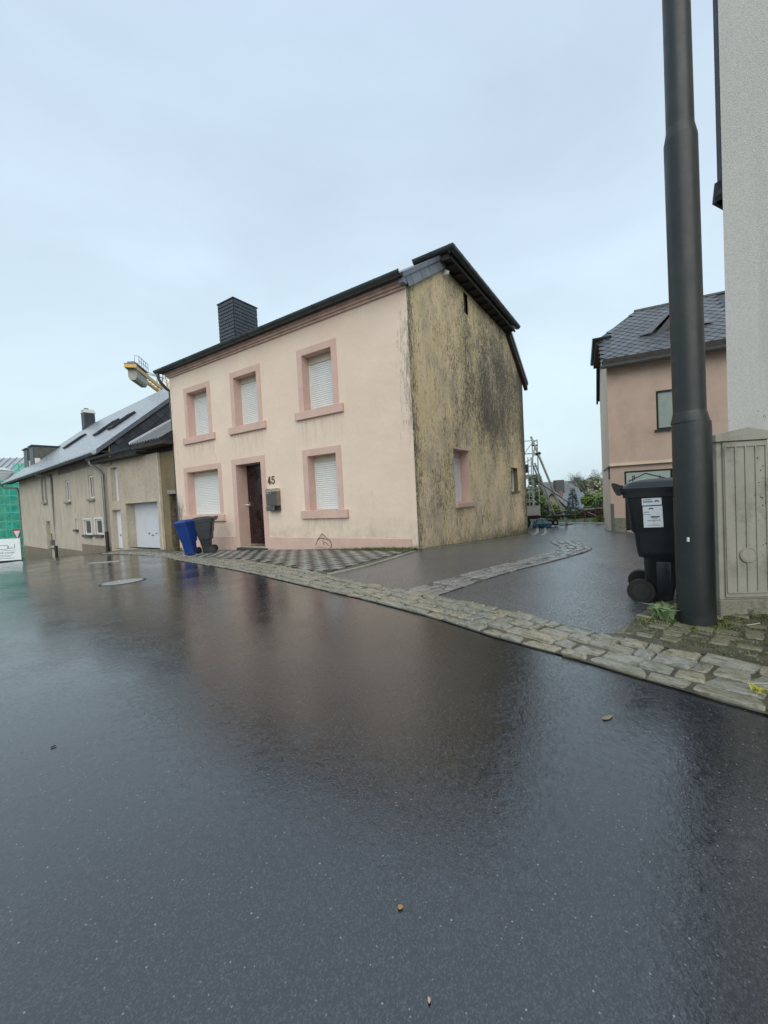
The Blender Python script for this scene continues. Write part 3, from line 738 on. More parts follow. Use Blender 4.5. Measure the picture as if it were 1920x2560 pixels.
def shutter(parent, x0, x1, z0, z1, y, axis='x', boxh=.15, pitch=.052):
    b = MB()
    f = (lambda a, d, z: (a, d, z)) if axis == 'x' else (lambda a, d, z: (-d, a, z))
    z = z0+.03
    prof = []
    while z < z1-boxh:
        prof += [(y, z), (y-.011, z+.010), (y-.013, z+pitch*.5), (y-.009, z+pitch-.009), (y, z+pitch-.003)]
        z += pitch
    for (d0, a0), (d1, a1) in zip(prof, prof[1:]):
        b.quad(f(x0, d0, a0), f(x1, d0, a0), f(x1, d1, a1), f(x0, d1, a1))
    b.build('shutter', SHUT, parent, False)
    b = MB(); b2 = MB()
    if axis == 'x':
        b.box(x0, x1, y-.035, y+.05, z1-boxh, z1); b2.box(x0, x0+.03, y-.03, y+.03, z0, z1-boxh); b2.box(x1-.03, x1, y-.03, y+.03, z0, z1-boxh); b2.box(x0+.03, x1-.03, y-.022, y+.02, z0, z0+.035)
    else:
        b.box(-y-.05, -y+.035, x0, x1, z1-boxh, z1); b2.box(-y-.03, -y+.03, x0, x0+.03, z0, z1-boxh); b2.box(-y-.03, -y+.03, x1-.03, x1, z0, z1-boxh); b2.box(-y-.02, -y+.022, x0+.03, x1-.03, z0, z0+.035)
    b.build('shutter_box', SHUTB, parent); b2.build('shutter_rail', WFRAME, parent)
FR = .165; DEP = .30
for k, (nm, x0, x1, z0, z1) in enumerate(WIN):
    b = MB(); p = -.012
    # face band, butted at the corners, and reveals
    b.box(x0-FR, x0, p, .0, z0, z1+FR); b.box(x1, x1+FR, p, .0, z0, z1+FR); b.box(x0, x1, p, 0, z1, z1+FR)
    b.quad((x0, 0, z0), (x0, 0, z1), (x0, DEP, z1), (x0, DEP, z0)); b.quad((x1, 0, z0), (x1, DEP, z0), (x1, DEP, z1), (x1, 0, z1))
    b.quad((x0, 0, z1), (x1, 0, z1), (x1, DEP, z1), (x0, DEP, z1)); b.quad((x0, 0, z0), (x0, DEP, z0), (x1, DEP, z0), (x1, 0, z0))
    o = b.build('window', PINK, H)
    b = MB(); e2 = .30 if k < 3 or k == 4 else .24
    b.box(x0-e2+.02, x1+e2, -.075, DEP-.02, z0-.195, z0+.004, bev=.008); b.build('sill', PINK, o)
    shutter(o, x0, x1, z0+.01, z1, DEP-.03, boxh=.14 if k != 2 else .17)
# door
x0, x1, z0, z1 = DO; DD = .38
b = MB(); b.box(x0-.18, x0, -.014, 0, z0-.35, z1+.17); b.box(x1, x1+.18, -.014, 0, z0-.35, z1+.17); b.box(x0, x1, -.014, 0, z1, z1+.17)
b.quad((x0, 0, z0-.3), (x0, 0, z1), (x0, DD, z1), (x0, DD, z0-.3)); b.quad((x1, 0, z0-.3), (x1, DD, z0-.3), (x1, DD, z1), (x1, 0, z1)); b.quad((x0, 0, z1), (x1, 0, z1), (x1, DD, z1), (x0, DD, z1))
b.build('door_surround', PINK, H)
dr = MB(); dr.box(x0, x1, DD-.02, DD+.04, z0, z1); door = dr.build('door', DOORW, H)
dp = MB(); xm = (x0+x1)/2
def carve(zc, hh_, wd, rr_):
    n_ = 25; o = []
    for i in range(n_):
        f = -1+2*i/(n_-1); bowl = cos(f*math.pi)*.07*hh_/.4
        o.append((xm+f*wd, zc+hh_+ .06*(1+cos(f*math.pi))-.06))
    dn = [(x, 2*zc-z) for x, z in o][::-1]
    pts = o+dn+[o[0]]
    dp.tube([(x, DD-.03, z) for x, z in pts], rr_, 6, cap=False)
for zc, hh_ in ((.47, .36), (1.55, .42)):
    for k, w_ in enumerate((.40, .33, .25, .17)): carve(zc, hh_-k*.062, w_, .014-.001*k)
for zc in (.47, 1.55):
    for s_ in (1, -1):
        for k in range(3):
            pts = [(xm-.34+.68*i/20, DD-.03, zc+s_*(.16+.045*k+.05*cos((-1+2*i/20)*math.pi))) for i in range(21)]
dp.build('panel_moulding', DOORW, door, True)
b = MB(); b.box(x0+.10, x0+.13, DD-.075, DD-.02, 1.0, 1.12); b.tube([(x0+.11, DD-.06, 1.04), (x0+.02, DD-.12, 1.04), (x0-.0, DD-.17, 1.035)], .013, 8); b.build('handle', STEEL, door, True)
b = MB(); b.box(x0, x1, DD-.04, DD+.02, z0-.04, z0+.025); b.build('threshold', STEEL, door)
b = MB(); b.box(x0-.02, x1+.10, -.14, DD, -.5, z0-.04, bev=.012); b.build('doorstep', STEPM, H)
# gable windows
b = MB(); d = .32; y0, y1, z0, z1 = G1
b.quad((0, y0, z0), (0, y0, z1), (-d, y0, z1), (-d, y0, z0)); b.quad((0, y1, z0), (-d, y1, z0), (-d, y1, z1), (0, y1, z1)); b.quad((0, y0, z1), (0, y1, z1), (-d, y1, z1), (-d, y0, z1)); b.quad((0, y0, z0), (-d, y0, z0), (-d, y1, z0), (0, y1, z0))
b.box(0, .012, y0-.03, y1+.05, z1, z1+.04)
o = b.build('window', PINK, H)
b = MB(); b.box(-d+.02, .07, y0-.02, y1+.26, z0-.12, z0+.003, bev=.006); b.build('sill', PINK, o)
shutter(o, y0, y1, z0+.01, z1, d-.03, 'y')
b = MB(); y0, y1, z0, z1 = G2_; d = .2
b.quad((0, y0, z0), (0, y0, z1), (-d, y0, z1), (-d, y0, z0)); b.quad((0, y1, z0), (-d, y1, z0), (-d, y1, z1), (0, y1, z1)); b.quad((0, y0, z1), (0, y1, z1), (-d, y1, z1), (-d, y0, z1)); b.quad((0, y0, z0), (-d, y0, z0), (-d, y1, z0), (0, y1, z0))
b.box(0, .035, y0-.06, y1+.14, z0-.06, z0)
o = b.build('window', RC3, H)
b = MB(); b.box(-d, -d+.05, y0, y0+.09, z0, z1); b.box(-d, -d+.05, y1-.09, y1, z0, z1); b.box(-d, -d+.05, y0+.09, y1-.09, z1-.09, z1); b.box(-d, -d+.05, y0+.09, y1-.09, z0, z0+.09); b.build('window_frame', WFRAME, o)
b = MB(); b.box(-d-.01, -d+.01, y0+.09, y1-.09, z0+.09, z1-.09); b.build('pane', GLASSD, o)
b = MB(); y0, y1, z0, z1 = G3
b.box(-.2, -.06, y0, y1, z0, z1); b.build('attic_hatch', simple('rusty_hatch', (.07, .035, .025), .7), H)
b = MB(); b.tube([(.0, 4.0+.09*cos(a), .26+.12*sin(a)) for a in [i*.4 for i in range(2, 12)]], .012, 5); b.build('render_scar', SOIL, H)
# eaves cornice
b = MB()
b.box(-9.03, .0, -.05, 0, 5.32, 5.37); b.box(-9.06, .0, -.09, 0, 5.37, 5.43); b.box(-9.1, .0, -.14, 0, 5.43, 5.47)
b.build('cornice', simple('terracotta_cornice', (.50, .35, .29), .65, .2, 6), H)
# gutters
gp = [(cos(a)*.085, sin(a)*.085) for a in [math.pi+math.pi*i/10 for i in range(11)]]+[(cos(a)*.073, sin(a)*.073) for a in [2*math.pi-math.pi*i/10 for i in range(11)]]
def gutter(path, parent, seg=.55, sc_=1.0, mat=ZINC, nm='gutter'):
    b = MB(); b.sweep([(x*sc_, z*sc_) for x, z in gp], path); g_ = b.build(nm, mat, parent, True)
    L = 0
    path = [Vector(p) for p in path]
    for p, q in zip(path, path[1:]):
        d = (q-p); n_ = max(1, int(d.length/seg))
        for k in range(n_+1):
            b = MB(); c = p+d*k/n_; dn = d.normalized(); sx = Vector((dn.y, -dn.x, 0)).normalized()
            pr = [c+sx*cos(a)*.092*sc_+Vector((0, 0, sin(a)*.092*sc_)) for a in [math.pi+math.pi*i/8 for i in range(9)]]
            for u_, v_ in zip(pr, pr[1:]): b.quad(u_-dn*.012, v_-dn*.012, v_+dn*.012, u_+dn*.012)
            b.build('gutter_bracket', mat, g_)
    return g_
gutter([(-9.30, -.25, 5.56), (.03, -.25, 5.56)], H, .55, 1.15)
b = MB(); b.box(-9.2, .02, -.20, 0, 5.47, 5.50); b.build('soffit', WOODD, H)
# downpipe at the left corner
b = MB(); b.tube([(-9.2, -.25, 5.50), (-9.2, -.25, 5.32), (-9.18, -.18, 5.18), (-9.14, -.02, 5.0), (-9.12, .06, 4.95), (-9.12, .08, 4.2), (-9.12, .08, .2)], .048, 10); b.build('downpipe', ZINC, H, True)
# roof
HE = rz(1.95)+.08
roof = MB()
OV = .22
fr = [(-9.15, -.20, rz(-.20)+OV), (.09, -.20, rz(-.20)+OV), (.09, 1.8, rz(1.8)+OV), (-1.5, YM, ZR+OV), (-9.15, YM, ZR+OV)]
roof.prism(fr, (0, 0, .11))
bk = [(x, D_-y, z) for x, y, z in fr]; roof.prism(bk[::-1], (0, 0, .11))
hip = [(.32, 1.72, HE+.06), (.32, D_-1.72, HE+.06), (.09, D_-1.8, rz(1.8)+OV+.10), (-1.5, YM, ZR+OV+.11), (.09, 1.8, rz(1.8)+OV+.10)]
roof.prism(hip, (0, 0, .07))
R0 = roof.build('roof', SLATER, H)
# slates standing along the front verge
sm_ = MB(); sm_.box(-.5, .5, -.5, .5, -.5, .5, bev=.03); bmesh.ops.recalc_face_normals(sm_.bm, faces=sm_.bm.faces)
slm = bpy.data.meshes.new('slate'); sm_.bm.to_mesh(slm); sm_.bm.free(); slm.materials.append(SLATEL)
ang = math.atan(ST_SL)
for k in range(9):
    y = .02+k*.218
    M = Matrix.Translation((.055+.004*(k % 2), y+.02, rz(y)+.14)) @ Matrix.Rotation(ang, 4, 'X') @ Matrix.Rotation(-.10, 4, 'Y') @ Matrix.Diagonal((.016, .25, .26, 1))
    inst(slm, 'slate', R0, M)
b = MB(); b.box(-.06, .055, -.20, -.06, 5.36, 5.56); b.build('verge_end', SLATEL, R0)
# half-hip gutter, with its short return on the front slope
gutter([(-.60, 1.58, HE+.12), (.37, 1.58, HE+.12), (.37, D_-1.80, HE+.12)], H, .47, 1.12, nm='hip_gutter')
b = MB(); b.box(-.02, .30, 1.72, D_-1.85, HE-.03, HE); b.box(.26, .30, 1.7, D_-1.85, HE-.07, HE-.03); b.box(-.6, .28, 1.64, 1.68, HE-.10, HE+.05); b.build('soffit', WOODD, H)
rm_ = bpy.data.meshes.new('rafter_end'); t_ = MB(); t_.box(0, .27, -.03, .03, -.07, 0); bmesh.ops.recalc_face_normals(t_.bm, faces=t_.bm.faces); t_.bm.to_mesh(rm_); t_.bm.free(); rm_.materials.append(WOODD)
for k in range(11): inst(rm_, 'rafter_end', H, Matrix.Translation((0, 2.0+k*.5, HE-.03)))
b = MB(); b.box(.0, .08, 1.90, 2.0, HE-.30, HE-.16); b.tube([(.08, 1.95, HE-.28), (.10, 1.95, HE-.20)], [.05, .05], 10); b.build('wall_lamp', WFRAME, H)
# rear verge
b = MB(); y0 = D_-1.95
b.prism([(.0, y0, rz(D_-y0)-.12), (.0, D_+.30, rz(-.30)-.12), (.0, D_+.30, rz(-.30)+.16), (.0, y0, rz(D_-y0)+.16)], (.13, 0, 0)); b.build('verge_board', WOODD, H)
b = MB(); b.prism([(.13, y0, rz(D_-y0)+.10), (.13, D_+.32, rz(-.32)+.10), (.13, D_+.32, rz(-.32)+.22), (.13, y0, rz(D_-y0)+.22)], (.03, 0, 0)); b.build('verge_trim', SLATEL, H)
# chimney clad in small slates
cx0, cx1, cy0, cy1, cz1 = -8.72, -7.86, 1.82, 2.83, 8.27
b = MB(); b.box(cx0, cx1, cy0, cy1, 6.2, cz1); b.build('chimney', SLATE, R0); CH = C.objects[-1] if False else None
ch = [o for o in R0.children if o.name.startswith('chimney')][0]
b = MB(); r_ = 0; z = cz1-.14
while z > 6.4:
    for side in (0, 1):
        L = (cx1-cx0) if side == 0 else (cy1-cy0); n_ = 7; w_ = L/n_
        for k in range(-1, n_):
            a = (k+(.5 if r_ % 2 else 0))*w_; c_ = a+w_-.008; a = max(a, 0); c_ = min(c_, L)
            if c_-a < .02: continue
            t0 = .006+RN.uniform(0, .004)
            if side == 0:
                b.prism([(cx0+a, cy0-.001, z+.135), (cx0+c_, cy0-.001, z+.135), (cx0+c_, cy0-.022, z), (cx0+a, cy0-.022, z)], (0, -t0, -.001))
            else:
                b.prism([(cx1+.001, cy0+a, z+.135), (cx1+.001, cy0+c_, z+.135), (cx1+.022, cy0+c_, z), (cx1+.022, cy0+a, z)], (t0, 0, -.001))
    z -= .125; r_ += 1
b.build('slate_cladding', SLATE, ch, kind='stuff')
b = MB(); b.box(cx0-.03, cx1+.035, cy0-.035, cy1+.03, cz1, cz1+.035); b.build('cap', SLATE, ch)
# weeds at the foot of the facade come later

# house number
n45 = thing('house_number', 'bronze number 45 on the pale wall above the mailbox', 'house number', (*xy(4.53, 0), 1.57), -TH)
def digit(loops, name):
    b = MB()
    for pts in loops: b.prism([(x, -.006, z) for x, z in pts], (0, -.014, 0))
    return b.build(name, BRONZE, n45)
digit([[(.0, .045), (.018, .045), (.085, .2), (.06, .2)], [(.0, .045), (.125, .045), (.125, .07), (.0, .07)], [(.066, .012), (.096, .012), (.096, .2), (.066, .2)], [(.04, 0), (.122, 0), (.122, .014), (.04, .014)]], 'digit')
arc = [(.215+.052*cos(a), .062+.06*sin(a)) for a in [2.6-i*.42 for i in range(-1, 13)]]
def ribbon(pts, w_):
    b = MB()
    for (a, c_) in zip(pts, pts[1:]): b.bar((a[0], -.013, a[1]), (c_[0], -.013, c_[1]), w_, .014, up=(0, 1, 0))
    return b
o5 = [(.262, .19), (.178, .19), (.170, .112)]+[(.205+.056*cos(a), .066+.058*sin(a)) for a in [2.2-i*.35 for i in range(0, 15)]]
b = MB()
for i, (a, c_) in enumerate(zip(o5, o5[1:])):
    wd_ = .024 if i != 1 else .017
    b.bar((a[0], -.013, a[1]), (c_[0]+(c_[0]-a[0])*.08, -.013, c_[1]+(c_[1]-a[1])*.08), wd_, .014, up=(0, 1, 0))
b.tube([(.163, -.006, .045), (.163, -.02, .045)], .018, 10); b.build('digit', BRONZE, n45)
# mailbox
mb = thing('mailbox', 'taupe metal mailbox with steel hood on the wall beside the dark door', 'mailbox', (*xy(4.50, 0), .84), -TH)
b = MB(); b.box(0, .42, -.13, 0, .14, .53, bev=.006); b.build('body', MBOXS, mb)
b = MB(); b.box(.015, .405, -.142, -.13, .155, .50); b.build('front_panel', MBOX, mb)
b = MB(); b.prism([(-.008, 0, .60), (-.008, -.09, .60), (-.008, -.155, .545), (-.008, -.155, .515), (-.008, 0, .515)], (.436, 0, 0)); b.build('hood', STEEL, mb)
b = MB(); b.box(0, .42, -.015, 0, 0, .14); b.box(.0, .32, -.142, -.13, .015, .13); b.box(0, .42, -.13, -.0, 0, .012); b.build('newspaper_tray', MBOX, mb)
for a_0, a_1 in ((.02, .13), (.18, .21)):
    b = MB(); b.box(a_0, a_1, -.144, -.1425, .477, .489); b.build('name_label', WFRAME, mb)
b = MB(); b.box(.24, .33, -.144, -.1425, .452, .468); b.build('name_label', BRONZE, mb)

# ================================================================ GARAGE AND SHED (same building line)
GA = thing('garage_annex', 'low rough rendered garage with white roller door and shed roofed brown end', 'garage', (RX, RY, 0), -TH)
gd = (-12.62, -10.33, -.36, 1.34); uw = (-13.66, -13.12, 1.47, 2.79); sdr = (-13.78, -13.06, -.42, 1.12)
wall('garage_wall', RC2, GA, [(-14.15, -1), (-10.13, -1), (-10.13, 3.02), (-14.15, 3.02)], [gd, uw, sdr], 0.03)
bd = (-9.66, -9.04, -.4, 1.55)
wall('shed_wall', RC3, GA, [(-10.13, -1), (-9.0, -1), (-9.0, 3.25), (-10.13, 3.25)], [bd], 0.10)
b = MB(); b.box(-10.15, -10.10, 0.02, .14, -1, 3.02); b.build('corner_trim', simple('cream_corner_trim', (.50, .45, .36), .8), GA)
wall('end_wall', RC2, GA, [(.03, -1.2), (4, -1.2), (4, 3.0), (.03, 3.0)], [], -14.15, 'y')
def reveal(b, x0, x1, z0, z1, y, d, bottom=False):
    b.quad((x0, y, z0), (x0, y, z1), (x0, y+d, z1), (x0, y+d, z0)); b.quad((x1, y, z0), (x1, y+d, z0), (x1, y+d, z1), (x1, y, z1)); b.quad((x0, y, z1), (x1, y, z1), (x1, y+d, z1), (x0, y+d, z1))
    if bottom: b.quad((x0, y, z0), (x0, y+d, z0), (x1, y+d, z0), (x1, y, z0))
    return b
reveal(MB(), *gd, .03, .35).build('garage_door_reveal', RC1, GA)
b = MB(); b.box(gd[0]-.02, gd[1]+.02, .0, .03, gd[3], gd[3]+.035); b.build('door_lintel', RC1, GA)
b = MB(); z = gd[2]
while z < gd[3]:
    b.box(gd[0], gd[1], .345, .38, z, z+.048, bev=.0); b.box(gd[0], gd[1], .36, .39, z+.048, z+.058); z += .058
gdo = b.build('garage_door', WHITEP, GA)
b = MB(); b.tube([(-11.6, .33, .18), (-11.6, .30, .18)], .022, 8); b.box(-11.43, -11.33, .315, .345, .10, .13); b.box(-11.15, -11.07, .32, .345, .17, .19); b.build('door_lock', BLACKM, gdo)
reveal(MB(), *uw, .03, .22, True).build('window_reveal', RC1, GA)
b = MB(); b.box(uw[0], uw[1], .20, .24, uw[2], uw[3]); b.build('window_panel', WHITEP, GA)
reveal(MB(), *sdr, .03, .22).build('side_door_reveal', RC1, GA)
b = MB(); b.box(sdr[0], sdr[1], .20, .24, sdr[2], sdr[3]); sdo = b.build('side_door', WHITEP, GA)
b = MB(); b.box(sdr[1]-.33, sdr[1]-.13, .195, .20, .45, .85); b.build('door_pane', GLASSD, sdo)
b = MB(); b.tube([(sdr[1]-.44, .2, .12), (sdr[1]-.44, .15, .12)], .02, 8); b.build('handle', BLACKM, sdo)
# brown end: stone jamb and white door
reveal(MB(), *bd, .10, .45).build('shed_door_reveal', RC3, GA)
b = MB(); z = bd[2]; r_ = 0
while z < bd[3]-.08:
    h_ = RN.uniform(.06, .1); y = .10
    while y < .5:
        l_ = RN.uniform(.09, .17); b.box(bd[0]-.01, bd[0]+RN.uniform(.012, .03), y, min(.52, y+l_-.01), z, z+h_-.012); y += l_
    z += h_
b.build('stone_jamb', simple('jamb_rubble', (.15, .115, .08), .85, .5, 9), GA, kind='stuff')
b = MB(); b.box(bd[1]-.26, bd[1]-.02, .40, .45, bd[2], bd[3]-.05); b.build('shed_door', WFRAME, GA)
b = MB(); b.box(bd[0]-.05, bd[1], .06, .12, bd[3], bd[3]+.14, bev=.01); b.build('lintel', KERB, GA)
# garage roof edge
b = MB(); b.box(-14.4, -10.9, -.30, 3.0, 3.02, 3.14); b.build('roof', WOODD, GA)
gutter([(-14.62, -.36, 3.20), (-10.95, -.36, 3.27)], GA, .8, 1.0)
b = MB(); b.tube([(-14.45, -.36, 3.12), (-14.45, -.36, 3.0), (-14.25, -.12, 2.75), (-14.12, -.07, 2.55), (-14.12, -.07, .25)], .055, 10); b.build('downpipe', ZINCP, GA, True)
b = MB(); b.tube([(-14.12, -.07, .28), (-14.12, -.07, -.62)], .065, 10); b.build('downpipe_foot', BLACKM, GA, True)
# corrugated shed roof
def shed(x0, x1, y0, y1, z0, sl, name):
    b = MB(); n_ = int((x1-x0)/.035); P0 = None
    for i in range(n_+1):
        x = x0+(x1-x0)*i/n_; h_ = .028*cos(i*math.pi/2.5)
        a = (x, y0, z0+h_); c_ = (x, y1, z0+(y1-y0)*sl+h_)
        if P0: b.quad(P0[0], a, c_, P0[1])
        P0 = (a, c_)
    return b.build(name, ZINCP, GA, True)
shed(-10.98, -9.02, -.42, 2.4, 3.36, .66, 'corrugated_roof')
b = MB(); b.prism([(-11.02, -.44, 3.36), (-11.02, 2.4, 3.36+2.84*.66), (-11.02, 2.4, 3.44+2.84*.66), (-11.02, -.44, 3.44)], (.05, 0, 0)); b.build('verge_trim', WHITEP, GA)
b = MB(); b.box(-10.97, -9.0, -.36, .1, 3.18, 3.29); b.box(-10.97, -9.0, .1, .25, 3.0, 3.3); b.build('eaves_board', WOODD, GA)

# ================================================================ LEFT HOUSE
LH = thing('long_house', 'long beige rough rendered house with slate roof, roof windows and two dormers', 'house', (LH0[0], LH0[1], 0), -LA)
# local x = -s
W1 = (-10.25, -9.5, 1.80, 3.0); W2 = (-5.8, -5.1, 1.68, 2.70); W3 = (-2.3, -1.6, 1.68, 2.68)
SW = (-4.6, -4.25, .33, .84); L1 = (-3.3, -2.3, .10, .78); L2 = (-1.78, -.85, .13, .79); DL_ = (-10.1, -9.25, -1.2, .75)
HS = [W1, W2, W3, SW, L1, L2, DL_]
wall('front_wall', RC1, LH, [(-16.3, -3), (0, -3), (0, 3.70), (-16.3, 3.70)], HS)
b = MB(); b.box(0, .5, 0, .05, 2.9, 3.70); b.build('front_wall', RC1, LH)
wall('end_wall', RC1, LH, [(0, -3), (10, -3), (10, 3.8), (5, 7.9), (0, 3.8)], [], -16.3, 'y')
b = MB(); b.box(.5, .55, .06, 9.9, 3.24, 3.75); b.prism([(.5, 0, 3.7), (.5, 10, 3.7), (.5, 5, 7.95)], (.05, 0, 0)); GW = b.build('gable_wall', SLATE, LH)
b = MB(); b.box(-6.9, .50, -.012, 0, 3.05, 3.40); b.build('bare_band', simple('scraped_render', (.22, .18, .15), .85, .25, 3), LH)
b = MB(); b.box(-16.31, -9.26, -.02, 0, -3, -.80); b.box(-8.2, -3.74, -.02, 0, -3, -.66); b.box(-3.74, 0, -.02, 0, -3, -.33); b.build('plinth', PLINTH, LH)
for k, (x0, x1, z0, z1) in enumerate(HS):
    big = k < 3
    b = reveal(MB(), x0, x1, z0, z1, 0, .10 if k != 6 else .28, True)
    o = b.build('window' if k != 6 else 'door', RC1, LH)
    if k == 6:
        b = MB(); b.box(x0, x1, .24, .28, z0, z1); b.build('door_leaf', simple('beige_blocked_door', (.40, .37, .28), .8), o)
        b = MB(); b.box(x0-.3, x1+.3, -.02, .3, -2.2, -1.28); b.build('doorstep', STEPM, o); continue
    b = MB(); f = .075
    b.box(x0, x0+f, .05, .09, z0, z1); b.box(x1-f, x1, .05, .09, z0, z1); b.box(x0+f, x1-f, .05, .09, z1-f, z1); b.box(x0+f, x1-f, .05, .09, z0, z0+f)
    if big: b.box((x0+x1)/2-.03, (x0+x1)/2+.03, .045, .095, z0+f, z1-f)
    b.build('window_frame', WFRAME, o)
    b = MB(); b.box(x0+f, x1-f, .07, .08, z0+f, z1-f); b.build('pane', CURT if big or k > 3 else GLASSD, o)
    b = MB(); b.box(x0-.1, x1+.1, -.10, .045, z0-.10, z0, bev=.01); b.build('sill', KERB if big else STEPM, o)
    if k in (4, 5):
        b = MB(); b.box(x0-.06, x0, -.015, 0, z0, z1); b.box(x1, x1+.06, -.015, 0, z0, z1); b.box(x0-.06, x1+.06, -.015, 0, z1, z1+.06); b.build('surround', WFRAME, o)
    if k == 0:
        b = MB(); b.tube([(x0-.06, 0, z0), (x0-.06, 0, z1-.1)]+[((x0+x1)/2-cos(a)*(x1-x0+.12)/2, 0, z1-.1+sin(a)*.25) for a in [i*math.pi/8 for i in range(9)]]+[(x1+.06, 0, z1-.1), (x1+.06, 0, z0)], .06, 6); b.build('surround', KERB, o)
# roof slab
RZ0 = 3.72; RS = .85
def lz(y): return RZ0+RS*y
b = MB(); b.prism([(-19.2, -.45, lz(-.45)), (.62, -.45, lz(-.45)), (.62, 5, lz(5)), (-19.2, 5, lz(5))], (0, 0, .12)); b.prism([(-19.2, 10.45, lz(-.45)), (-19.2, 5, lz(5)), (.62, 5, lz(5)), (.62, 10.45, lz(-.45))], (0, 0, .12))
LR = b.build('roof', ROOFF, LH)
gutter([(.66, -.55, lz(-.5)+.03), (-19.3, -.55, lz(-.5)+.03)], LH, 1.6, 1.0)
b = MB(); b.box(-19.1, .6, -.42, 0, 3.36, 3.42); b.build('soffit', WOODD, LH)
b = MB(); b.tube([(-8.9, -.55, 3.3), (-8.8, -.50, 3.2), (-8.15, -.08, 3.15), (-8.05, -.07, 2.9), (-8.05, -.07, -.6)], .06, 10); b.build('downpipe', ZINCP, LH, True)
b = MB(); b.tube([(-8.05, -.07, -.55), (-8.05, -.07, -1.5)], .07, 10); b.build('downpipe_foot', BLACKM, LH, True)
b = MB(); b.tube([(-18.6, -.55, 3.3), (-18.3, -.5, 3.1), (-16.5, -.07, 2.95), (-16.35, -.07, 2.7), (-16.35, -.07, -2.2)], .06, 10); b.build('downpipe', ZINCP, LH, True)
b = MB(); b.box(-8.75, -8.5, -.16, 0, -.55, -.25); b.tube([(-8.6, -.1, -.25), (-8.6, -.1, .1)], .03, 6); b.box(-8.8, -8.5, -.2, 0, -.75, -.68); b.build('meter_box', ZINCP, LH)
# diamond slates on the gable, facing the garage
q = MB(); q.box(-.5, .5, -.5, .5, -.5, .5, bev=.02); bmesh.ops.recalc_face_normals(q.bm, faces=q.bm.faces)
dsl = bpy.data.meshes.new('slate'); q.bm.to_mesh(dsl); q.bm.free(); dsl.materials.append(SLATE)
S_ = .40; r_ = 0; z = 3.25; cnt = 0
while z < 8:
    y = (.30 if r_ % 2 else .30+S_*.52)
    while y < 6.2:
        if z+S_*.3 < lz(min(y, 10-y))+.05 and cnt < 290:
            M = Matrix.Translation((.585+RN.uniform(0, .004), y, z)) @ Matrix.Rotation(rad(46), 4, 'X') @ Matrix.Rotation(rad(-3.2), 4, 'Y') @ Matrix.Rotation(rad(3.2), 4, 'Z') @ Matrix.Diagonal((.014, S_*.75, S_*.75, 1))
            inst(dsl, 'slate', GW, M); cnt += 1
        y += S_*1.04
    z += S_*.52; r_ += 1
b = MB(); b.prism([(.62, -.46, lz(-.46)-.05), (.62, 5, lz(5)-.05), (.62, 5, lz(5)+.14), (.62, -.46, lz(-.46)+.14)], (.03, 0, 0)); b.build('verge_trim', SLATEL, LR)
# roof windows
for xa, xb in ((-11.4, -10.6), (-5.85, -5.05), (-3.75, -2.95)):
    def P(x, y, h_): return (x, y-h_*.65, lz(y)+.12+h_*.76)
    b = MB()
    for (x0, y0, x1, y1) in ((xa, 1.35, xa+.09, 2.35), (xb-.09, 1.35, xb, 2.35), (xa+.09, 1.35, xb-.09, 1.44), (xa+.09, 2.26, xb-.09, 2.35)):
        b.prism([P(x0, y0, 0), P(x1, y0, 0), P(x1, y1, 0), P(x0, y1, 0)], Vector(P(0, 0, .11))-Vector(P(0, 0, 0)))
    o = b.build('roof_window', BLACKM, LR)
    b = MB(); b.prism([P(xa+.09, 1.44, .02), P(xb-.09, 1.44, .02), P(xb-.09, 2.26, .02), P(xa+.09, 2.26, .02)], (0, -.01, .012)); b.build('pane', simple('sky_glass', (.25, .27, .28), .08, .1), o)
# dormers
for xc in (-16.75, -18.55):
    x0, x1 = xc-.52, xc+.52; y0 = .85; zt = 5.75
    ya = (zt-.1-RZ0)/RS
    b = MB(); b.prism([(x0, y0, lz(y0)), (x0, y0, zt), (x0, ya, zt), ], (1.04, 0, 0)); dm = b.build('dormer', SLATE, LR)
    b = MB(); b.box(x0, x1, y0-.03, y0, lz(y0), zt); b.build('front', SLATE, dm)
    b = MB(); b.box(x1+.02, x1+.05, y0+.02, y0+.30, lz(y0)+.12, lz(y0)+.5); b.build('cheek_flashing', WFRAME, dm)
    b = MB(); b.box(x0-.08, x1+.08, y0-.12, ya+.1, zt, zt+.07); b.build('dormer_roof', SLATE, dm)
    b = MB(); z = lz(y0)
    while z < zt-.05:
        yb = y0; ye = min(ya, max(y0+.01, (z-RZ0)/RS+.0)+0) if False else (z-RZ0)/RS
        if ye > y0+.02: b.box(x1, x1+.018, y0, ye, z, z+.145)
        z += .155
    b.build('slate_cladding', simple('olive_slate', (.10, .105, .09), .5, .3, 8), dm, kind='stuff')
b = MB(); b.box(-18.75, -18.05, 4.3, 5.0, 6.9, 8.75); lc = b.build('chimney', SLATE, LR)
b = MB(); b.prism([(-18.05, 4.0, 6.9), (-18.05, 5.3, 6.9), (-18.05, 5.0, 7.9), (-18.05, 4.3, 7.9)], (.05, 0, 0))
z = 7.2
while z < 8.7: b.box(-18.77, -18.035, 4.28, 5.02, z, z+.015); z += .15
b.build('slate_cladding', SLATE, lc, kind='stuff')
b = MB(); b.box(-18.8, -18.0, 4.25, 5.05, 8.75, 8.83); b.box(-18.8, -18.72, 4.3, 5.0, 8.83, 9.08); b.box(-18.1, -18.0, 4.3, 5.0, 8.83, 9.0); b.build('chimney_rim', WFRAME, lc)
b = MB(); b.box(-18.7, -18.1, 4.35, 4.95, 8.84, 8.98); b.prism([(-18.78, 4.5, 8.98), (-18.60, 4.5, 8.98), (-18.69, 4.5, 9.22)], (0, .3, 0)); b.build('chimney_pot', BLACKM, lc)
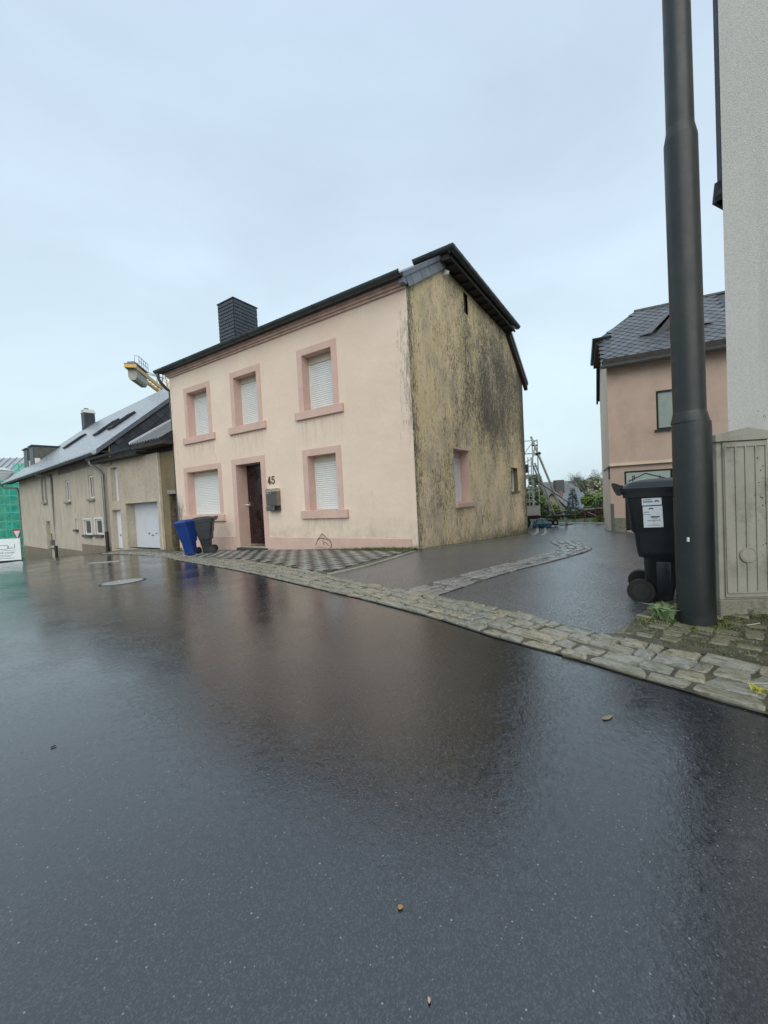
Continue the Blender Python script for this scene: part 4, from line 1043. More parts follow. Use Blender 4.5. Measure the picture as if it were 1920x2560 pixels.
b = MB(); b.box(-6.3, -5.0, 7.2, 8.2, 6.2, 9.35); lc = b.build('chimney', CONC, LR)
b = MB(); b.tube([(-6.0, 7.3, 9.35), (-6.0, 7.3, 9.6), (-5.2, 7.3, 9.6), (-5.2, 7.3, 9.35)], .03, 6); b.build('chimney_rail', BLACKM, lc)

# ================================================================ RIGHT HOUSE
A24 = rad(26)
RH = thing('salmon_house', 'salmon rendered house with slate roof and shop sign behind the lamp post', 'house', (8.2, 14.6, 0), -A24)
sg = (.45, 1.86, -.55, 1.53); rw = (1.45, 2.75, 2.9, 4.22)
wall('front_wall', RPINK, RH, [(0, -1.5), (7, -1.5), (7, 5.3), (0, 5.3)], [rw, (.45, 3.2, -.55, 1.55)])
wall('side_wall', RPINKS, RH, [(0, -1.5), (5.6, -1.5), (5.6, 5.3), (4.2, 6.5), (1.4, 6.5), (0, 5.3)], [], 0, 'y')
wall('rear_wall', RPINK, RH, [(0, -1.5), (7, -1.5), (7, 5.3), (0, 5.3)], [], 5.6)
wall('side_wall', RPINK, RH, [(0, -1.5), (5.6, -1.5), (5.6, 5.3), (2.8, 7.9), (0, 5.3)], [], 7, 'y')
b = MB(); b.box(.46, 3.2, .25, .3, -.55, 1.55); b.build('shopfront', GLASSD, RH)
b = MB(); b.box(.45, .50, -.01, .1, -.55, 1.55); b.box(1.80, 1.92, -.01, .1, -.55, 1.50); b.box(.50, 3.2, -.01, .1, 1.50, 1.55); b.box(.5, 1.8, .0, .08, .60, .66); b.build('shopfront_frame', BLACKM, RH)
sb = MB(); sb.box(.50, 1.80, .0, .03, .66, 1.50); sign = sb.build('shop_sign', SIGNW, RH)
b = MB()
def ln(a, c_, w_): b.bar((a[0], -.004, a[1]), (c_[0], -.004, c_[1]), w_, .006, up=(0, 1, 0))
ln((.56, 1.19), (1.08, 1.44), .030); ln((1.08, 1.44), (1.68, 1.23), .030); ln((.70, 1.06), (.70, 1.38), .026); ln((.755, 1.24), (.755, 1.38), .026); ln((.69, 1.375), (.765, 1.375), .02); ln((1.50, 1.15), (1.50, 1.36), .022)
b.build('sign_drawing', INK, sign)
text('clean', .24, INK, sign, Matrix.Translation((.76, -.004, 1.02)) @ Matrix.Rotation(math.pi/2, 4, 'X'), 'lettering', .001)
# upper window
b = reveal(MB(), *rw, 0, .10, True); o = b.build('window', RPINK, RH)
b = MB(); x0, x1, z0, z1 = rw; f = .06
b.box(x0, x0+f, .0, .06, z0, z1); b.box(x1-f, x1, .0, .06, z0, z1); b.box(x0+f, x1-f, .0, .06, z1-f, z1); b.box(x0+f, x1-f, .0, .06, z0, z0+f); b.build('window_frame', BLACKM, o)
b = MB(); b.box(x0+f, x1-f, .03, .04, z0+f, z1-f); b.build('pane', simple('milky_pane', (.34, .40, .37), .2, .1), o)
b = MB(); b.box(x0-.06, x1+.06, -.06, 0, z0-.06, z0); b.build('sill', WOODD, o)
# string course
b = MB(); b.box(-.05, 7, -.06, 0, 1.76, 1.80); b.box(-.03, 7, -.03, 0, 1.80, 1.86); b.box(-.06, 0, -.06, 3.6, 1.76, 1.80); b.box(-.03, 0, 0, 3.6, 1.8, 1.86); b.build('string_course', RPINKS, RH)
b = MB(); b.box(-.05, 7, -.065, 0, 1.745, 1.758); b.box(-.06, 0, 0, 3.6, 1.745, 1.758); b.build('drip_edge', BLACKM, RH)
b = MB(); b.box(-.02, .09, -.025, 0, -1.2, .42); b.build('corner_guard', ZINCP, RH)
b = MB(); b.box(.09, .45, -.02, 0, -1.2, -.10); b.build('plinth', CABC, RH)
b = MB(); b.box(-.045, -.0, .02, .06, 1.30, 1.74); b.build('cable', BLACKM, RH)
# roof
b = MB(); b.box(-.12, 7, -.28, 0, 5.26, 5.52); b.build('eaves_board', WOODD, RH)
RSL = .88
def r2z(y): return 5.5+RSL*y
b = MB(); ff = [(-.14, -.3, r2z(-.3)), (7, -.3, r2z(-.3)), (7, 2.8, r2z(2.8)), (1.25, 2.8, r2z(2.8)), (-.14, 1.4, r2z(1.4))]
b.prism(ff, (0, 0, .08)); b.prism([(x, 5.6-y, z) for x, y, z in ff][::-1], (0, 0, .08))
b.prism([(-.24, 1.15, 6.66), (-.24, 4.45, 6.66), (-.14, 4.2, r2z(1.4)+.02), (1.25, 2.8, r2z(2.8)+.05), (-.14, 1.4, r2z(1.4)+.02)], (0, 0, .05)); RR = b.build('roof', SLATE, RH)
gutter([(7, -.38, r2z(-.3)+.02), (-.2, -.38, r2z(-.3)+.02)], RH, 1.2, .9, ZINCP)
gutter([(.25, 1.06, 6.72), (-.30, 1.06, 6.72), (-.30, 4.50, 6.72)], RH, .6, 1.0)
b = MB(); b.box(-.26, .0, 1.1, 4.5, 6.48, 6.64); b.build('hip_soffit', WOODD, RH)
b = MB(); b.prism([(-.14, 4.2, 6.75), (-.14, 5.9, 5.1), (-.14, 5.9, 5.3), (-.14, 4.2, 6.95)], (.08, 0, 0)); b.build('verge_board', BLACKM, RH)
b = MB(); b.prism([(-.12, -.3, r2z(-.3)-.05), (-.12, 1.4, r2z(1.4)-.05), (-.12, 1.4, r2z(1.4)+.07), (-.12, -.3, r2z(-.3)+.07)], (-.03, 0, 0)); b.build('verge_board', BLACKM, RH)
b = MB(); b.box(1.2, 7, 2.72, 2.88, r2z(2.8)+.06, r2z(2.8)+.13); b.build('ridge_cap', ZINC, RR)
q = MB(); q.prism([(0, -.5, 0), (.5, 0, 0), (0, .5, 0), (-.5, 0, 0)], (0, 0, 1)); bmesh.ops.recalc_face_normals(q.bm, faces=q.bm.faces)
lz_m = bpy.data.meshes.new('slate'); q.bm.to_mesh(lz_m); q.bm.free(); lz_m.materials.append(SLATER)
a_ = math.atan(RSL); row = 0; y = -.10; cnt = 0
while y < 2.75:
    x = -.05 + (.17 if row % 2 else 0)
    while x < 3.75:
        ok = True
        if y > 1.35 and x < (y-1.4)/(1.4)*1.39-.14+.12: ok = False
        if ok and cnt < 299:
            M = Matrix.Translation((x, y, r2z(y)+.10)) @ Matrix.Rotation(a_-.07, 4, 'X') @ Matrix.Diagonal((.335, .36, .012, 1))
            inst(lz_m, 'slate', RR, M); cnt += 1
        x += .34
    y += .127; row += 1
# triangular ventilation dormer
b = MB(); zt = 7.13; y0 = .95
b.prism([(1.62, y0, r2z(y0)+.09), (2.23, y0, zt), (2.84, y0, r2z(y0)+.09)], (0, .05, 0))
dmo = b.build('dormer', SLATE, RR)
b = MB()
for s_ in (-1, 1):
    b.prism([(2.23, y0-.14, zt+.06), (2.23+s_*.75, y0-.14, r2z(y0)+.12), (2.23+s_*1.1, y0-.02, r2z(y0)+.13), (2.23, (zt-5.5)/RSL, zt+.06)], (0, 0, .05))
b.build('dormer_roof', SLATER, dmo)
b = MB(); b.prism([(1.95, y0-.02, r2z(y0)+.16), (2.23, y0-.02, zt-.22), (2.51, y0-.02, r2z(y0)+.16)], (0, .03, 0)); b.build('louvre', BLACKM, dmo)

# ================================================================ WHITE BUILDING ON THE RIGHT EDGE
WB = thing('white_building', 'tall white coarse rendered building at the right edge behind the cabinet', 'building', (2.955, 3.45, 0), 0)
fd_ = Vector((.45, -.89, 0)).normalized(); sd_ = Vector((.89, .45, 0)).normalized()
b = MB(); P_ = [Vector((0, 0, -.4)), fd_*7, fd_*7+sd_*8, sd_*8]
b.prism([(p.x, p.y, -.4) for p in P_], (0, 0, 8.9)); b.build('wall', WHITEW, WB)
o_ = -fd_
b = MB(); b.prism([(p.x, p.y, p.z) for p in (o_*.004, o_*.004+sd_*5, o_*.035+sd_*5, o_*.035)], (0, 0, 8.7-3.45))
sc_o = b.build('slate_cladding', SLATE, WB); sc_o.location = (0, 0, 3.45)
b = MB(); b.prism([(p.x, p.y, p.z) for p in (o_*.0, o_*.0+sd_*5, o_*.05+sd_*5, o_*.05)], (0, 0, .05)); b.prism([(0, 0, 0)]+[tuple(o_*.075), tuple(o_*.055+Vector((0, 0, .16))), (0, 0, .16)], tuple(sd_*.5)); t2 = b.build('cladding_foot', BLACKM, WB); t2.location = (0, 0, 3.36)
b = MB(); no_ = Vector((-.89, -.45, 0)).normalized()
b.prism([tuple(fd_*.30+no_*.0+Vector((0, 0, 0))), tuple(fd_*6.9), tuple(fd_*6.9+no_*.03), tuple(fd_*.30+no_*.03)], (0, 0, 1.28)); b.build('plinth', BLACKM, WB)  # black band added on the wall to give the shadow gap beside the cabinet
b = MB(); b.prism([tuple(o_*.1+no_*.3), tuple(fd_*7.1+no_*.3), tuple(fd_*7.1+sd_*8), tuple(o_*.1+sd_*8)], (0, 0, .2)); rf = b.build('roof', SLATE, WB); rf.location = (0, 0, 8.5)

# ================================================================ LAMP POST
LP = thing('lamp_post', 'thick stepped anthracite lamp post standing on the mossy setts', 'lamp post', (2.185, 2.855, 0))
b = MB(); R1, R2_, R3 = .1145, .0965, .0805
b.tube([(0, 0, -.1), (0, 0, 1.40), (0, 0, 1.425)], [R1, R1, R1-.002], 48); b.build('lower_tube', POLEM, LP, True)
b = MB(); b.tube([(-.008, 0, 1.425), (-.008, 0, 1.435), (-.009, 0, 1.485), (-.009, 0, 1.50)], [R1-.003, R1-.003, R2_+.004, R2_], 48); b.build('lower_collar', POLEM, LP, True)
b = MB(); b.tube([(-.009, 0, 1.48), (-.02, 0, 3.34), (-.02, 0, 3.36)], [R2_, R2_, R2_-.001], 48); b.build('middle_tube', POLEM, LP, True)
b = MB(); b.tube([(-.02, 0, 3.36), (-.021, 0, 3.42), (-.021, 0, 3.44)], [R2_-.002, R3+.003, R3], 48); b.build('upper_collar', POLEM, LP, True)
b = MB(); b.tube([(-.021, 0, 3.43), (-.03, 0, 7.5)], [R3, .070], 48); b.build('upper_tube', POLEM, LP, True)
b = MB(); b.box(-.098, -.088, -.072, -.052, .60, .63); b.build('chip', WFRAME, LP)

# ================================================================ CABINET
CB = thing('utility_cabinet', 'weathered grey green electrical cabinet with ribbed door beside the lamp post', 'cabinet', (2.455, 2.975, 0), rad(-6))
WC, DC = .345, .20
b = MB(); b.box(0, WC, 0, DC, .13, 1.30, bev=.006); b.build('body', CABI, CB)
b = MB(); b.box(-.005, WC+.012, -.012, DC+.01, -.05, .13, bev=.01); b.build('plinth', CABC, CB)
b = MB(); b.prism([(-.018, -.025, 1.295), (WC+.018, -.025, 1.295), (WC+.018, -.025, 1.345), (.2, -.025, 1.385), (-.018, -.025, 1.345)], (0, DC+.05, 0)); b.build('lid', CABI, CB)
b = MB(); b.box(.035, .330, -.014, -.001, .15, 1.285)
dr_ = b.build('door', CABI, CB)
b = MB()
for x in (.045, .115, .182, .250, .318): b.box(x-.004, x+.004, -.022, -.014, .19, 1.25)
b.box(.045, .318, -.022, -.014, .18, .19); b.box(.045, .318, -.022, -.014, 1.25, 1.26); b.build('rib', CABI, dr_)
b = MB(); b.tube([(.182, -.026, .46), (.182, -.012, .46)], .052, 28); b.build('lock_cover', CABI, dr_, True)
b = MB(); b.tube([(.182+.052*cos(a_2), -.026, .46+.052*sin(a_2)) for a_2 in [i*math.pi/16 for i in range(33)]], .0032, 6, cap=False); b.build('rib', CABI, dr_, True)
b = MB(); b.tube([(.182, -.031, .46), (.182, -.026, .46)], .006, 10); b.tube([(.182, -.029, .46), (.182, -.026, .46)], .044, 28); b.build('lock', CABI, dr_, True)
b = MB(); r9 = random.Random(5)
for k in range(26):
    x = r9.gauss(.29, .03); z = r9.gauss(.95, .22); b.tube([(min(x, .325), -.0160, z), (min(x, .325)+r9.uniform(.003, .008), -.0160, z+r9.uniform(-.012, .012))], .0025, 4)
b.build('paint_chip', BLACKM, dr_)

# ================================================================ WHEELIE BINS
def rrect(x0, x1, hw, z, r=.05, n_=4):
    o = []
    for cx, cy, a0 in ((x1-r, hw-r, 0), (x0+r, hw-r, 90), (x0+r, -hw+r, 180), (x1-r, -hw+r, 270)):
        for k in range(n_+1):
            a = rad(a0+90*k/n_); o.append(Vector((cx+r*cos(a), cy+r*sin(a), z)))
    return o
def loft(rings):
    b = MB(); L = [[b.bm.verts.new(p) for p in r] for r in rings]; m = len(L[0])
    for q, t in zip(L, L[1:]):
        for k in range(m): b.bm.faces.new((q[k], q[(k+1) % m], t[(k+1) % m], t[k]))
    b.bm.faces.new(L[0][::-1]); b.bm.faces.new(L[-1]); return b
def make_bin(label, loc, rz_, mb_, ml_, sc_=1.0, wide=1.0, group=None, kx=.8, wr=1.0, tilt_=0):
    t = thing('wheelie_bin', label, 'wheelie bin', loc, rz_, group); hw = .27*wide
    # x: back (handle, wheels) negative, front positive
    b = loft([rrect(-.15, .09, hw*.78, .03), rrect(-.155, .095, hw*.80, .06), rrect(-.165, .16, hw*.84, .385), rrect(-.21, .165, hw*.86, .395), rrect(-.225, .185, hw*.88, .44),
              rrect(-.245, .235, hw*.91, .60), rrect(-.27, .24, hw*.915, .615), rrect(-.31, .315, hw*.985, .90), rrect(-.34, .34, hw*1.04, .905), rrect(-.345, .345, hw*1.05, .955)])
    b.build('body', mb_, t, True)
    b = MB(); b.box(-.28, .21, -hw*.86-.012, -hw*.86+.03, .11, .375, bev=.01) if False else b.box(-.06, .07, -hw*.845-.004, -hw*.84+.03, .09, .36, bev=.012)
    b.build('side_panel', mb_, t, True)
    # lid: shallow dome with rim, curling up to the handle at the back
    b = loft([rrect(-.36, .365, hw*1.08, .955), rrect(-.365, .37, hw*1.09, .985), rrect(-.345, .35, hw*1.03, .995), rrect(-.30, .30, hw*.93, 1.03), rrect(-.18, .22, hw*.70, 1.052), rrect(-.05, .12, hw*.4, 1.06)])
    lid = b.build('lid', ml_, t, True)
    b = MB()
    prof = [(-.345, .955), (-.365, .925), (-.395, .93), (-.425, .975), (-.445, 1.025), (-.435, 1.04), (-.41, 1.037), (-.375, 1.02), (-.345, 1.015)]
    b.prism([(x, -hw*.96, z) for x, z in prof], (0, hw*1.92, 0)); b.build('handle', ml_, lid, True)
    for s_ in (-1, 1):
        b = MB(); b.tube([(-.20, s_*(hw*.93), .10), (-.20, s_*(hw*.93-.012), .10)], [.10, .102], 32); b.tube([(-.20, s_*(hw*.93-.012), .10), (-.20, s_*(hw*.93-.05), .10)], [.1, .096], 32)
        wh = b.build('wheel', RUB, t, True)
        b = MB(); b.tube([(-.20, s_*(hw*.93+.004), .10), (-.20, s_*(hw*.93-.002), .10)], [.064, .067], 28)
        for k in range(5):
            a = 2*math.pi*k/5; b.bar((-.20, s_*(hw*.93+.008), .10), (-.20+.058*cos(a), s_*(hw*.93+.006), .10+.058*sin(a)), .012, .006, up=(0, 1, 0))
        b.tube([(-.20, s_*(hw*.93+.016), .10), (-.20, s_*(hw*.93), .10)], [.014, .016], 12)
        b.build('rim', RIMM, wh, True)
    b = MB(); b.tube([(-.20, -hw*.9, .10), (-.20, hw*.9, .10)], .012, 8); b.box(-.21, -.14, -hw*.6, hw*.6, .06, .14); b.build('axle', BLACKM, t)
    def squeeze(o):
        o.data.transform(Matrix.Diagonal((kx, 1, 1, 1)))
        for q in o.children: squeeze(q)
    for o in list(t.children):
        if o.name.startswith(('wheel', 'axle')):
            if o.name.startswith('wheel'):
                m = Matrix.Translation((-.2*kx, 0, .1*wr)) @ Matrix.Diagonal((wr, 1, wr, 1)) @ Matrix.Translation((.2, 0, -.1))
                o.data.transform(m)
                for q in o.children: q.data.transform(m)
            else: o.data.transform(Matrix.Translation((.2*(1-kx), 0, 0)))
        else: squeeze(o)
    t.scale = (sc_, sc_, sc_)
    if tilt_: t.rotation_euler = (Matrix.Rotation(rad(-tilt_), 3, 'Y') @ Matrix.Rotation(rz_, 3, 'Z')).to_euler()
    return t
x, y = 2.425, 3.555
b1 = make_bin('black wheelie bin with white sticker half hidden behind the lamp post', (x, y, G(x, y)+.004), rad(-32), BINB, BINB, group='wheelie bins', wr=1.02)
stk_y = -.27*.955
Ms = Matrix.Translation((-.125, -.2545, .650)) @ Matrix.Rotation(rad(3.6), 4, 'X') @ Matrix.Rotation(rad(-1.5), 4, 'Y')
st_e = MB(); st_e.box(0, .136, -.003, 0, 0, .178); s1_ = st_e.build('sticker', PAPER, b1); s1_.matrix_local = Ms
st_e = MB(); st_e.box(-.004, .133, -.003, 0, .187, .246); s2_ = st_e.build('sticker', PAPER, b1); s2_.matrix_local = Ms
def rain(b, cx, cz, R):
    n_ = 12
    for k in range(n_):
        a, c_ = math.pi*k/n_, math.pi*(k+1)/n_
        b.quad((cx+R*cos(a), -.0045, cz+R*sin(a)*.85), (cx+R*cos(c_), -.0045, cz+R*sin(c_)*.85), (cx+R*.42*cos(c_), -.0045, cz+R*.34*sin(c_)), (cx+R*.42*cos(a), -.0045, cz+R*.34*sin(a)))
b = MB(); rain(b, .058, .152, .017)
r9 = random.Random(3); x = .052
while x < .112:
    w_ = r9.choice((.0015, .003, .004)); b.box(x, x+w_, -.0045, -.003, .082, .095); x += w_+r9.choice((.0012, .0022))
b.build('print', INK, s1_)
b = MB()
for x0, x1, z, h_ in ((.006, .044, .128, .005), (.002, .050, .109, .004), (.060, .098, .074, .003), (.028, .122, .058, .004), (.068, .080, .047, .004), (.058, .102, .025, .002), (.026, .124, .016, .0015)): b.box(x0, x1, -.0045, -.003, z, z+h_)
b.build('print', INKG, s1_)
b = MB(); rain(b, .100, .213, .016); b.build('print', INK, s2_)
b = MB(); b.box(.004, .064, -.0045, -.003, .231, .236); b.box(.004, .072, -.0045, -.003, .212, .222); b.build('print', INKG, s2_)

x, y = -5.06, 11.44
make_bin('anthracite wheelie bin at the left end of the tiled pavement', (x, y, G(x, y)+.012), rad(180+14), BING, BING, .98, .9, 'wheelie bins', .85, 1.05, 3.5)
x, y = -5.39, 11.14
make_bin('bright blue wheelie bin beside the anthracite one', (x, y, G(x, y)+.012), rad(180+70), BINU, BINU, .93, .80, 'wheelie bins', .75, 1, 5)

# ================================================================ FAR LEFT: netted building, sign, banner, crane
NB = thing('netted_building', 'grey metal roofed building wrapped in green scaffold netting at the left edge', 'building', (-41, 45, 0), rad(8))
b = MB(); b.box(-6, 7, 0, 8, -6, 5.0); b.build('wall', BRICKR, NB)
b = MB(); b.prism([(-6.3, -.4, 4.9), (-6.3, 4, 8.2), (-6.3, 8.4, 4.9)], (13.6, 0, 0)); nr = b.build('roof', simple('zinc_sheet_roof', (.30, .33, .35), .45, .1, .5), NB)
b = MB()
for k in range(20): b.prism([(-6.2+k*.7, -.42, 4.92), (-6.2+k*.7, 4, 8.25), (-6.2+k*.7, 4, 8.31), (-6.2+k*.7, -.42, 5.0)], (.05, 0, 0))
b.build('standing_seam', CGREY, nr)
b = MB(); b.box(-2.2, -.8, -1.0, 1.6, 4.9, 6.4); b.prism([(-2.3, -1.1, 6.4), (-.7, -1.1, 6.4), (-1.5, -1.1, 6.75)], (0, 2.5, 0)); b.build('dormer', WFRAME, nr)
b = MB()
for z in (-2.2, -.6, 1.2, 3.0):
    for x in (-3.2, -.6, 2.0): b.box(x, x+1.1, -.03, 0, z, z+1.1)
b.build('window', GLASSD, NB)
SF = thing('facade_scaffold', 'steel scaffold with green debris netting in front of the metal roofed building', 'scaffold', (-40.6, 43, 0), rad(8))
for x in [-6+1.6*k for k in range(9)]:
    for y in (0, .8):
        b = MB(); b.tube([(x, y, -5), (x, y, 5.2 if x < 1.9 else 7.0)], .06, 6); b.build('standard', GALV, SF)
for z in (-2.0, -.2, 1.6, 3.4, 5.0):
    b = MB(); b.box(-6, 6.9, .05, .75, z, z+.08); b.build('deck', ALU, SF)
    b = MB(); b.tube([(-6, 0, z+.9), (6.9, 0, z+.9)], .05, 6); b.build('guard_rail', GALV, SF)
b = MB()
def netq(x0, x1, z0, z1, y):
    n_ = 14
    for i in range(n_):
        for j in range(6):
            def P(i_, j_): return (x0+(x1-x0)*i_/n_, y+.10*sin(i_*1.7+j_*.9), z0+(z1-z0)*j_/6)
            b.quad(P(i, j), P(i+1, j), P(i+1, j+1), P(i, j+1))
netq(-6, 1.6, -5, 5.1, -.12); netq(1.6, 6.9, -5, 6.8, -.12); b.build('netting', NET, SF)

x, y = -24.85, 27.4; gz = G(x, y)
SG = thing('yield_sign', 'red bordered give way triangle on a grey post by the house corner', 'road sign', (x, y, gz), rad(-14))
b = MB(); b.tube([(0, 0, -.2), (0, 0, .27-gz)], .035, 8); b.build('post', ZINCP, SG)
zt = .27-gz
def tri(s_, z): return [(-.45*s_, z), (.45*s_, z), (0, z-.78*s_)]
b = MB(); b.prism([(p[0], -.05, p[1]) for p in tri(1, zt)], (0, .02, 0)); pl = b.build('plate', simple('sign_red', (.30, .02, .03), .4), SG)
b = MB(); b.prism([(p[0], -.056, p[1]) for p in tri(.66, zt-.12)], (0, .005, 0)); b.build('plate_centre', simple('sign_white', (.55, .56, .58), .4), pl)
x, y = -25.0, 26.9
BN = thing('site_banner', 'white construction banner with thin black lettering beside the give way sign', 'banner', (x, y, 0), rad(10))
zb_ = -2.06
b = MB(); b.box(-2.2, .62, 0, .03, zb_+.28, zb_+1.72); pn = b.build('panel', BANW, BN)
b = MB(); b.bar((-2.2, .05, zb_+.2), (.65, .05, zb_+.2), .12, .16)
for x_p in (-2.0, .58): b.bar((x_p, .06, zb_-.6), (x_p, .06, zb_+1.7), .06)
b.build('frame', BLACKM, BN)
b = MB()
pts = [(-.95, 1.02), (-.75, 1.02), (-.75, 1.28), (-.2, 1.30), (-.05, 1.22), (-.1, 1.10), (-.2, 1.04), (-.62, 1.04)]
for a, c_ in zip(pts, pts[1:]): b.bar((a[0], -.006, zb_+a[1]), (c_[0], -.006, zb_+c_[1]), .03, .006, up=(0, 1, 0))
pts = [(-.08, 1.24), (-.02, 1.1), (.08, 1.06), (.2, 1.10), (.26, 1.14), (.34, 1.09), (.48, 1.09), (.48, 1.34)]
pts = [(x*.78-.1, z) for x, z in pts]
for a, c_ in zip(pts, pts[1:]): b.bar((a[0], -.006, zb_+a[1]), (c_[0], -.006, zb_+c_[1]), .03, .006, up=(0, 1, 0))
b.bar((-.62, -.006, zb_+.86), (-.62, -.006, zb_+1.05), .02, .006, up=(0, 1, 0)); b.build('logo', INKG, pn)
RX90 = Matrix.Rotation(math.pi/2, 4, 'X')
text('WIR SUCHEN', .15, INK, pn, Matrix.Translation((-.66, -.004, zb_+.74)) @ RX90, 'lettering', .001)
b = MB(); b.box(-.5, .3, -.005, 0, zb_+.935, zb_+.955); b.box(-.64, .12, -.005, 0, zb_+.62, zb_+.645); b.box(-.64, .0, -.005, 0, zb_+.53, zb_+.555); b.box(-.64, .2, -.005, 0, zb_+.41, zb_+.44); b.build('small_print', INKG, pn)

# crane counter-jib behind the roofs
CR = thing('tower_crane', 'yellow tower crane with hanging concrete counterweight behind the slate roof', 'crane', (0, 0, 0))
A_ = Vector((-27.0, 45, 17.0)); B_ = Vector((-30.3, 57.5, 17.75)); dj = (B_-A_); 
sdj = Vector((dj.y, -dj.x, 0)).normalized()
b = MB()
for s_ in (-.45, .45): b.bar(A_+sdj*s_, B_+dj*.25+sdj*s_, .16, .42)
for k in range(12):
    p = A_+dj*(k/10); b.bar(p-sdj*.45, p+sdj*.45, .1, .1)
b.bar(A_-sdj*.6+Vector((0, 0, .05)), A_+sdj*.6+Vector((0, 0, .05)), .3, .35); b.build('counter_jib', YEL, CR)
for k in range(5):
    p = A_+dj*(.03+.062*k); b = MB()
    b.prism([tuple(p+sdj*q_+Vector((0, 0, z))) for q_, z in ((-.42, .0), (.42, .0), (.42, -1.05), (.25, -1.35), (-.25, -1.35), (-.42, -1.05))], tuple(dj*.055)); b.build('counterweight', CONC, CR)
b = MB(); b.bar(A_-dj*.0+Vector((0, 0, .34)), A_+dj*.32+Vector((0, 0, .36)), 1.3, .08); b.box(A_.x-.42, A_.x+.35, A_.y+.1, A_.y+.9, 17.2, 17.6); b.build('walkway', CGREY, CR)
b = MB(); rl0 = A_+dj*.06+sdj*.65+Vector((0, 0, .38)); rl1 = A_+dj*.32+sdj*.65+Vector((0, 0, .4))
for z in (.0, .5, 1.0): b.tube([rl0+Vector((0, 0, z)), rl1+Vector((0, 0, z))], .03, 5)
for k in range(5): p = rl0+(rl1-rl0)*k/4; b.tube([p, p+Vector((0, 0, 1.0))], .03, 5)
b.tube([rl0+Vector((0, 0, 1.0)), rl0-sdj*.4+Vector((0, 0, 1.1)), rl0-sdj*.5+Vector((0, 0, .1))], .03, 5); b.build('guard_rail', CGREY, CR)
T_ = B_+dj*.12
b = MB(); 
for s_ in (-.7, .7):
    for r_ in (-.7, .7): b.bar((T_.x+s_, T_.y+r_, -4), (T_.x+s_, T_.y+r_, 19.6), .14)
z = 2
while z < 19:
    for (a, c_) in (((-.7, -.7), (.7, -.7)), ((.7, -.7), (.7, .7)), ((.7, .7), (-.7, .7)), ((-.7, .7), (-.7, -.7))):
        b.bar((T_.x+a[0], T_.y+a[1], z), (T_.x+c_[0], T_.y+c_[1], z+1.4), .07)
    z += 1.4
b.build('mast', YEL, CR)
b = MB()
for s_ in (-.5, .5):
    b.bar(T_+sdj*s_+Vector((0, 0, .5)), T_+Vector((0, 0, 3.4)), .12)
    b.tube([A_+dj*.28+sdj*s_+Vector((0, 0, .4)), T_+Vector((0, 0, 2.2))], .05, 5)
b.build('tie_bar', CGREY, CR)

# ================================================================ YARD AND BACKGROUND
def leafball(name, label, cat, centre, rad3, n_, size, mat, mat2=None, group=None, trunk=None, seed=1, flat=.0, shell=.55):
    group = {'bush': 'bushes round the yard', 'tree': 'trees behind the yard'}.get(cat)
    r = random.Random(seed); x, y, z = centre; gz = G(x, y)
    t = thing(name, label, cat, (x, y, gz), 0, group)
    lob = [(Vector((r.gauss(0, .45), r.gauss(0, .45), r.gauss(0, .35))), r.uniform(.35, .65)) for _ in range(9)]
    b = bmesh.new()
    for k in range(n_):
        c, q = r.choice(lob); d = Vector((r.gauss(0, 1), r.gauss(0, 1), r.gauss(0, 1))).normalized()*(r.uniform(shell, 1)**.5)*q
        p = c+d; p = Vector((p.x*rad3[0], p.y*rad3[1], p.z*rad3[2]+z-gz))
        if p.z < .02: p.z = r.uniform(.02, .3)
        nn_ = (d+Vector((r.gauss(0, .6), r.gauss(0, .6), r.gauss(0, .6)+.4))).normalized(); a = nn_.orthogonal().normalized(); bb = nn_.cross(a); s_ = size*r.uniform(.5, 1.4)
        th_ = r.uniform(0, 6.3); u1 = a*cos(th_)+bb*sin(th_); u2 = nn_.cross(u1)
        b.faces.new([b.verts.new(p+u1*s_), b.verts.new(p+u2*s_*.5), b.verts.new(p-u1*s_), b.verts.new(p-u2*s_*.5)])
    me = bpy.data.meshes.new('crown'); b.to_mesh(me); b.free(); me.materials.append(mat)
    o = bpy.data.objects.new('foliage', me); C.objects.link(o); o.parent = t
    b = MB(); h_ = max(.3, z-gz)
    b.tube([(0, 0, -.1), (r.uniform(-.05, .05), 0, h_*.5), (.05, .05, h_)], [max(.04, h_*.045), max(.03, h_*.035), .02], 7); 
    for k in range(4):
        a = r.uniform(0, 6.3); b.tube([(0, 0, h_*.45), (cos(a)*rad3[0]*.4, sin(a)*rad3[1]*.4, h_+rad3[2]*.2)], [max(.02, h_*.02), .01], 5)
    b.build('stem', BARK, t)
    return t
leafball('ball_bush', 'clipped round green ball bush behind the yard kerb', 'bush', (11.2, 24.0, -.55), (.30, .30, .30), 1500, .05, LEAFD, seed=2, shell=.9)
leafball('bush', 'loose bright green bush left of the clipped ball bush', 'bush', (10.7, 24.8, -.35), (.45, .4, .5), 700, .09, LEAF, seed=3)
leafball('tree', 'bright green leafy tree against the salmon house corner', 'tree', (14.3, 27.0, -.1), (1.25, 1.0, 1.0), 2600, .13, LEAF, seed=4)
leafball('bush', 'dark green bush under the leafy tree by the salmon house', 'bush', (13.7, 25.5, -.55), (.8, .5, .55), 1200, .09, LEAFD, seed=5)
leafball('bush', 'small weedy bush at the foot of the salmon house corner', 'bush', (10.3, 19.3, -.5), (.22, .22, .22), 350, .05, LEAF, seed=6)
leafball('tree', 'pale blossoming tree between the bare tree and the salmon house', 'tree', (17.6, 33.0, 1.35), (1.0, 1.0, 1.0), 1100, .12, LEAFP, seed=7)
leafball('bush', 'bright green bush behind the trailer beside the gable edge', 'bush', (8.5, 23.8, .55), (.9, .8, .85), 2200, .11, LEAF, seed=8)
